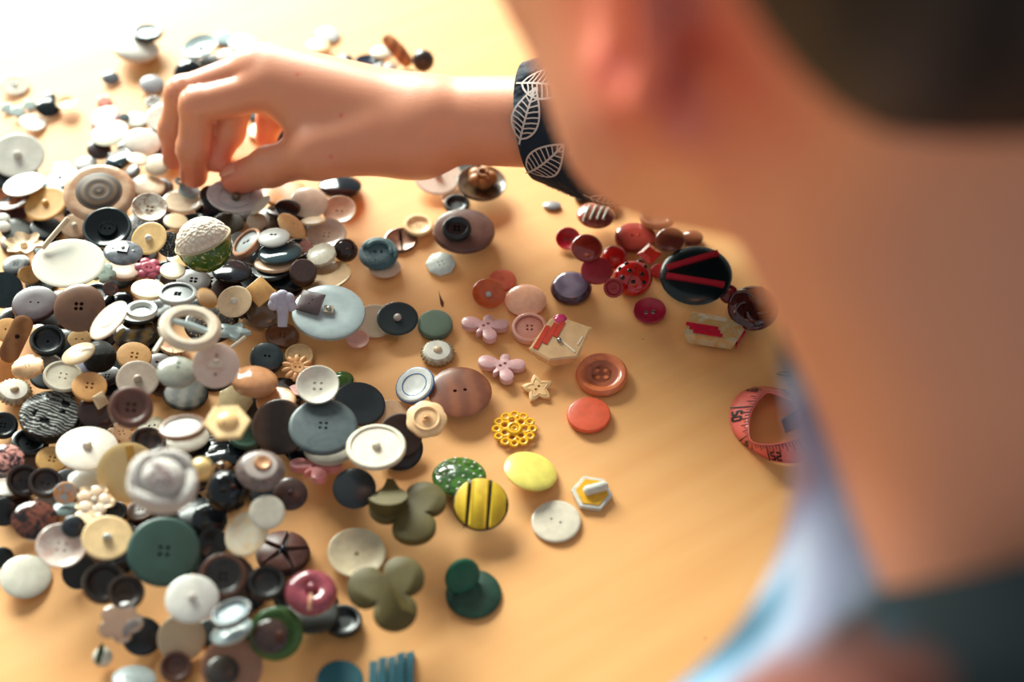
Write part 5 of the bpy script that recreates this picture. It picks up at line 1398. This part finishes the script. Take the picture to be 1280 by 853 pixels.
# ---- head, neck, torso
hf = Vector((-.52, .85, 0)).normalized(); hr_ = Vector((hf.y, -hf.x, 0)); tilt = math.radians(HEADTILT if 'HEADTILT' in globals() else 32)
F3 = (hf*math.cos(tilt)-Vector((0, 0, 1))*math.sin(tilt)); U3 = (hf*math.sin(tilt)+Vector((0, 0, 1))*math.cos(tilt)); R3 = hr_
HR3 = np.array([[R3.x, F3.x, U3.x], [R3.y, F3.y, U3.y], [R3.z, F3.z, U3.z]])
EAR = atd(*EARPX); HC = EAR+R3*.068+F3*.002+U3*.022
def hp(r, f, u): return va(HC+R3*r+F3*f+U3*u)
NECK_T = va(NECKT); NECK_B = va(NECKB); 
SHL = va(SHLP); SHR = va(SHRP)
def f_torso(P):
    d = cone(P, NECK_T, NECK_B, .056, .062)
    d = smin(d, cone(P, NECK_T+va(F3)*.015, NECK_B+va(hf)*.01, .05, .058), .03)
    d = smin(d, cone(P, NECK_B-va((0, 0, .03)), SHL, .055, .048), .05)
    d = smin(d, cone(P, NECK_B-va((0, 0, .03)), SHR, .055, .048), .05)
    ch = NECK_B-va(hf)*.17-va((0, 0, .17))
    d = smin(d, ell(P, ch, (.17, .10, .19), np.array([[hr_.x, hf.x, 0], [hr_.y, hf.y, 0], [0, 0, 1]])), .05)
    return d
def f_body(P):
    d = ell(P, hp(0, -.015, .035), (.075, .095, .085), HR3)
    d = smin(d, ell(P, hp(0, .038, -.032), (.068, .060, .078), HR3), .03)       # face
    d = smin(d, ell(P, hp(0, .045, -.088), (.034, .040, .030), HR3), .03)      # chin / jaw
    for s in (-1, 1):
        d = smin(d, cone(P, hp(s*.058, .0, -.035), hp(s*.03, .055, -.092), .014, .016), .025)   # jaw line
        d = smin(d, ell(P, hp(s*.04, .07, -.025), (.024, .022, .024), HR3), .02)                # cheek
        d = smin(d, ell(P, hp(s*.032, .073, .012), (.014, .010, .009), HR3), .008)              # closed eye lid
        # ear: helix and lobe
        for t0 in range(6):
            a0 = -2.2+t0*.75; a1 = a0+.75
            d = smin(d, cone(P, hp(s*(.074+.004*t0/3), -.008+.017*math.cos(a0)*-1, .0+.028*math.sin(a0)), hp(s*(.074+.004*t0/3), -.008+.017*math.cos(a1)*-1, .0+.028*math.sin(a1)), .0048, .0048), .006)
        d = smin(d, ell(P, hp(s*.072, -.004, -.026), (.006, .009, .010), HR3), .006)
        d = smin(d, ell(P, hp(s*.070, -.004, .0), (.006, .012, .02), HR3), .006)
    d = smin(d, cone(P, hp(0, .085, .012), hp(0, .104, -.022), .008, .012), .012)              # nose
    d = smin(d, ell(P, hp(0, .088, -.055), (.022, .010, .007), HR3), .008)                      # lips
    return smin(d, f_torso(P), .035)
skin = bpy.data.materials.new('skin'); skin.use_nodes = True
def skin_nodes():
    N = skin.node_tree.nodes; Lk = skin.node_tree.links; b = N['Principled BSDF']; tc = N.new('ShaderNodeTexCoord')
    no = N.new('ShaderNodeTexNoise'); no.inputs['Scale'].default_value = 45; no.inputs['Detail'].default_value = 5; Lk.new(tc.outputs['Object'], no.inputs['Vector'])
    mx = N.new('ShaderNodeMix'); mx.data_type = 'RGBA'; mx.inputs[6].default_value = lin((226, 152, 116))+(1,); mx.inputs[7].default_value = lin((217, 138, 102))+(1,)
    Lk.new(no.outputs['Fac'], mx.inputs[0])
    at_ = N.new('ShaderNodeAttribute'); at_.attribute_name = 'blush_backlight'; m3 = N.new('ShaderNodeMix'); m3.data_type = 'RGBA'; m3.inputs[7].default_value = lin((216, 92, 74))+(1,)
    Lk.new(at_.outputs['Fac'], m3.inputs[0]); Lk.new(mx.outputs[2], m3.inputs[6]); Lk.new(m3.outputs[2], b.inputs['Base Color'])
    b.inputs['Roughness'].default_value = .42; b.inputs['Specular IOR Level'].default_value = .65; b.inputs['Subsurface Weight'].default_value = .18; b.inputs['Subsurface Radius'].default_value = (.012, .004, .002); b.inputs['Subsurface Scale'].default_value = .5
    n2 = N.new('ShaderNodeTexNoise'); n2.inputs['Scale'].default_value = 900; n2.inputs['Detail'].default_value = 3; Lk.new(tc.outputs['Object'], n2.inputs['Vector'])
    bp = N.new('ShaderNodeBump'); bp.inputs['Strength'].default_value = .15; bp.inputs['Distance'].default_value = .0004; Lk.new(n2.outputs['Fac'], bp.inputs['Height']); Lk.new(bp.outputs[0], b.inputs['Normal'])
skin_nodes()
person = bpy.data.objects.new('person', None); COL.objects.link(person); person.location = (.2, -.25, -.30)
tag(person, 'person in patterned shirt bending over the table and picking up a button', 'person')
def pchild(name, me):
    o = link(name, me, person); o.matrix_parent_inverse = Matrix.Translation(-person.location); return o
allp = [va(p) for j in (THUMB, INDEX, MIDDLE, RING, PINKY) for p in j]+[va(WR), va(FA)]
lo = np.min(allp, 0)-.03; hi = np.max(allp, 0)+.03
V1, Q1 = surface_nets(f_hand, lo, hi, .0013)
# upper arm (coarser) from the forearm, inside the sleeve, to the shoulder, and the rest of the body
def f_arm(P):
    d = cone(P, va(FA)+va((.008, .004, 0)), EL, .021, .034); d = smin(d, cone(P, EL, SHR, .036, .046), .02)
    return smin(d, f_body(P), .02)
ch_lo = NECK_B-va(hf)*.28-va((0, 0, .36)); allb = [SHL, SHR, hp(0, 0, .14), hp(.08, 0, 0), hp(0, .11, 0), hp(0, -.12, 0), NECK_B-va((.17, .12, .36)), ch_lo, NECK_B+va((.17, .12, 0)), va(FA), va(EL)]
V2, Q2 = surface_nets(f_arm, np.min(allb, 0)-.06, np.max(allb, 0)+.06, .0045)
body = pchild('body', np_mesh('body', np.concatenate([V1, V2]), np.concatenate([Q1, Q2+len(V1)]), skin))
bl = np.zeros(len(V1)+len(V2), np.float32)
for k_, (p_, r_) in enumerate([(hp(-.075, -.008, .0), .05), (hp(.075, -.008, .0), .05), (va(THUMB[3]), .016), (va(INDEX[3]), .016), (va(MIDDLE[3]), .016), (va(RING[3]), .016)]):
    VV = np.concatenate([V1, V2]); bl = np.maximum(bl, np.exp(-(np.linalg.norm(VV-p_, axis=1)/r_)**4)*(.9 if k_ < 2 else .5))  # ear red is natural tone plus backlit glow painted into the colour; fingertips flushed
att = body.data.attributes.new('blush_backlight', 'FLOAT', 'POINT'); att.data.foreach_set('value', bl.astype(np.float32))
for px_, py_ in ((372, 92), (426, 144), (414, 196)):
    rd = va(ray(px_, py_).normalized()); q_ = V1-va(CAMP); tt = q_ @ rd; dd = np.linalg.norm(q_-tt[:, None]*rd, axis=1); ok = dd < .003
    if ok.any():
        c_ = V1[ok][np.argmin(tt[ok])]; c_ = V1[np.argmin(np.where(np.linalg.norm(V1-c_, axis=1) < .006, dd, 9))]
        bl[:len(V1)] = np.maximum(bl[:len(V1)], 1.0*np.exp(-(np.linalg.norm(V1-c_, axis=1)/.0011)**2))
att.data.foreach_set('value', bl.astype(np.float32))
# moles on the back of the hand
# fingernail of the thumb
def nail(j, r, side, nm='fingernail'):
    a, b_ = va(j[2]), va(j[3]); ax = (b_-a)/np.linalg.norm(b_-a); s = va(side); s = s-ax*(s @ ax); s /= np.linalg.norm(s); t = np.cross(ax, s)
    V = []; F = []
    for i in range(7):
        for k in range(7):
            u = -.0065+i*.012/6; v = (k/6-.5)*1.7
            wv = math.sqrt(max(0, 1-(max(0, (i-4)/2.6))**2)); q = r*1.06-(max(0, u-.002))*.35
            V.append(b_+ax*u+s*math.cos(v*wv)*q+t*math.sin(v*wv)*q)
    for i in range(6):
        for k in range(6): F.append((i*7+k, i*7+k+1, (i+1)*7+k+1, (i+1)*7+k))
    me = mesh_from(nm, [tuple(v) for v in V], F, mat((226, 152, 124), rough=.3, coat=.2)); o = pchild(nm, me)
    md = o.modifiers.new('thick', 'SOLIDIFY'); md.thickness = .0003; md.offset = 0
nail(THUMB, .0088, (-.55, .3, .8)); nail(INDEX, .0074, (-.9, .1, .3)); nail(MIDDLE, .007, (-.9, .2, .3))
# hair
def f_hair(P):
    d = ell(P, hp(0, -.022, .045), (.085, .100, .088), HR3)
    d = smin(d, ell(P, hp(0, -.12, .07), (.045, .04, .045), HR3), .02)      # bun
    q = (P-va(HC)) @ HR3
    cut = -(q[:, 2]+.112-2.6*(q[:, 1]+.1))/2.4           # keep above a slanted hair line
    cut2 = q[:, 1]-.075
    d = smax(d, cut, .006)
    return smax(d, cut2, .01)
hm = mat((58, 42, 34), 'wood', (30, 22, 18), .5, scale=30)
V3, Q3 = surface_nets(f_hair, np.min([hp(.1, .12, .16), hp(-.1, -.18, -.12), hp(.1, -.18, .16), hp(-.1, .12, -.12)], 0)-.05, np.max([hp(.1, .12, .16), hp(-.1, -.18, -.12), hp(.1, -.18, .16), hp(-.1, .12, -.12)], 0)+.05, .004)
pchild('hair', np_mesh('hair', V3, Q3, hm))
# shirt: body surface grown by a cloth thickness, open at the neck
def f_shirt(P):
    d = f_torso(P)-.007
    q = (P-NECK_B); nx_ = va((0, 0, 1))+va(hf)*.0; nx_ /= np.linalg.norm(nx_)
    d = smax(d, q @ nx_-COLLAR, .004)
    return d
def shirt_mat():
    m = bpy.data.materials.new('patterned_cotton'); m.use_nodes = True; N = m.node_tree.nodes; Lk = m.node_tree.links; b = N['Principled BSDF']
    tc = N.new('ShaderNodeTexCoord'); no = N.new('ShaderNodeTexNoise'); no.inputs['Scale'].default_value = 17; no.inputs['Detail'].default_value = 1.0
    mp = N.new('ShaderNodeMapping'); mp.inputs['Location'].default_value = SHOFF; Lk.new(tc.outputs['Object'], mp.inputs['Vector']); Lk.new(mp.outputs[0], no.inputs['Vector'])
    cr = N.new('ShaderNodeValToRGB'); Lk.new(no.outputs['Fac'], cr.inputs[0]); cr.color_ramp.interpolation = 'LINEAR'
    e = cr.color_ramp.elements; e[0].position = .30; e[0].color = lin((22, 52, 66))+(1,); e[1].position = .72; e[1].color = lin((140, 78, 62))+(1,)
    for p_, c_ in ((.40, (30, 74, 96)), (.46, (92, 132, 160)), (.53, (168, 178, 200)), (.60, (128, 130, 158)), (.65, (120, 70, 66))):
        x = e.new(p_); x.color = lin(c_)+(1,)
    prev = cr.outputs[0]
    for ctr, rad, colr in SHIRT_MOTIFS:                  # large printed motifs of the cloth, fixed to the cloth itself
        n3 = N.new('ShaderNodeTexNoise'); n3.inputs['Scale'].default_value = 30; Lk.new(tc.outputs['Object'], n3.inputs['Vector'])
        add = N.new('ShaderNodeMix'); add.data_type = 'VECTOR'; add.inputs[0].default_value = .03; Lk.new(tc.outputs['Object'], add.inputs[4]); Lk.new(n3.outputs['Color'], add.inputs[5])
        ds = N.new('ShaderNodeVectorMath'); ds.operation = 'DISTANCE'; Lk.new(add.outputs[1], ds.inputs[0]); ds.inputs[1].default_value = tuple(ctr)
        mr = N.new('ShaderNodeMapRange'); mr.inputs[1].default_value = rad*.85; mr.inputs[2].default_value = rad*1.15; mr.inputs[3].default_value = 1; mr.inputs[4].default_value = 0; Lk.new(ds.outputs['Value'], mr.inputs[0])
        mm = N.new('ShaderNodeMix'); mm.data_type = 'RGBA'; mm.inputs[7].default_value = lin(colr)+(1,); Lk.new(mr.outputs[0], mm.inputs[0]); Lk.new(prev, mm.inputs[6]); prev = mm.outputs[2]
    Lk.new(prev, b.inputs['Base Color']); b.inputs['Roughness'].default_value = .85
    return m
shm = shirt_mat()
V4, Q4 = surface_nets(f_shirt, np.min([SHL, SHR, ch_lo, NECK_B-va((.2, .16, .36))], 0)-.07, np.max([SHL, SHR, ch_lo, NECK_B+va((.17, .12, .02))], 0)+.07, .0045)
shirt = pchild('shirt', np_mesh('shirt', V4, Q4, shm))
# collar: a soft standing band round the neck
ax = va(NECK_T)-NECK_B; ax = Vector(ax).normalized()
cu = ax.orthogonal().normalized(); cv = ax.cross(cu); V = []; F = []; n = 40
cc = Vector(NECK_B)+ax*.0
for s in (0, 1):
    for z_, r_ in ((-.03, .094), (.0, .084), (.024, .078), (.034, .084), (.024, .092), (-.004, .102)):
        for k in range(n):
            a = 2*PI*k/n; rr = r_+.003*math.sin(3*a)-(.003 if s else 0); V.append(cc+ax*(z_+.004*math.sin(2*a+1))+(cu*math.cos(a)+cv*math.sin(a))*rr)
for i in range(5):
    for k in range(n): F.append((i*n+k, i*n+(k+1) % n, (i+1)*n+(k+1) % n, (i+1)*n+k))
o = pchild('collar', mesh_from('collar', V[:6*n], F, shm)); md = o.modifiers.new('t', 'SOLIDIFY'); md.thickness = .002
# right sleeve with a printed leaf pattern
SA = at(664, 156, .060); axis = Vector(EL)-Vector(SA); Ls = axis.length; axis.normalize()
su = Vector((0, 0, 1)); su = (su-axis*su.dot(axis)).normalized(); sv = axis.cross(su)
def sleeve_pt(u, a, off=0):
    """u metres along the arm from the cuff, a the angle about it"""
    t = u/Ls; r_ = .0315+.014*min(1, t*2.5)+.0012*math.sin(3*a+u*60)*min(1, u/.02)+off
    c = Vector(SA)+axis*u+Vector((0, .004, -.001)); slant = .004*math.cos(a)*(1-min(1, u/.05))*-1
    return c+axis*slant+(su*math.cos(a)*r_*.95+sv*math.sin(a)*r_*1.05)
V = []; F = []; n = 36; m_ = 24
for i in range(m_+1):
    for k in range(n): V.append(sleeve_pt(Ls*i/m_, 2*PI*k/n))
for i in range(m_):
    for k in range(n): F.append((i*n+k, i*n+(k+1) % n, (i+1)*n+(k+1) % n, (i+1)*n+k))
sl = pchild('sleeve', mesh_from('sleeve', V, F, mat((24, 40, 58), 'fabric', (20, 34, 50), .85))); md = sl.modifiers.new('t', 'SOLIDIFY'); md.thickness = .0016; md.offset = -1
b = MB()
A_, B_ = SHR, EL
V = []; F = []
for i in range(9):
    t = i/8; c = va(EL)*(1-t)+SHR*t; d_ = Vector(SHR-va(EL)).normalized(); p_ = d_.orthogonal().normalized(); q_ = d_.cross(p_)
    for k in range(n): V.append(Vector(c)+(p_*math.cos(2*PI*k/n)+q_*math.sin(2*PI*k/n))*(.044+.012*t))
for i in range(8):
    for k in range(n): F.append((i*n+k, i*n+(k+1) % n, (i+1)*n+(k+1) % n, (i+1)*n+k))
pchild('upper_sleeve', mesh_from('upper_sleeve', V, F, mat((24, 40, 58), 'fabric', (20, 34, 50), .85)))
leafm = mat((206, 190, 184), 'plain', None, .8)
def leaf(u0, a0, ang, L_, W_):
    """leaf outline with midrib and side veins as thin printed strips on the sleeve"""
    vs = []; fs = []
    def P2(x, y):
        ca, sa = math.cos(ang), math.sin(ang); X = x*ca-y*sa; Y = x*sa+y*ca
        return sleeve_pt(u0+X, a0+Y/.032, .0005)
    def strip(p, w_):
        m = len(p); b0 = len(vs)
        for i in range(m):
            t = Vector(p[min(i+1, m-1)])-Vector(p[max(i-1, 0)]); t.normalize(); nn = Vector((-t.y, t.x))*w_
            q = Vector(p[i]); vs.append(P2(*(q+nn))); vs.append(P2(*(q-nn)))
        for i in range(m-1): fs.append((b0+2*i, b0+2*i+1, b0+2*i+3, b0+2*i+2))
    prof = lambda t: W_*math.sin(PI*min(1, t)**.8)**.9
    for s in (-1, 1): strip([(L_*t, s*prof(t)) for t in np.linspace(0, 1, 14)], .00045)
    strip([(L_*t, 0) for t in np.linspace(-.12, 1, 10)], .0005)
    for k in range(8):
        t = .12+k*.1
        for s in (-1, 1): strip([(L_*t, 0), (L_*(t+.06), s*prof(min(1, t+.06))*.5), (L_*(t+.1), s*prof(min(.99, t+.1)))], .00035)
    me = mesh_from('leaf', vs, fs, leafm); lo_ = link('leaf_print', me, sl)
LEAVES()
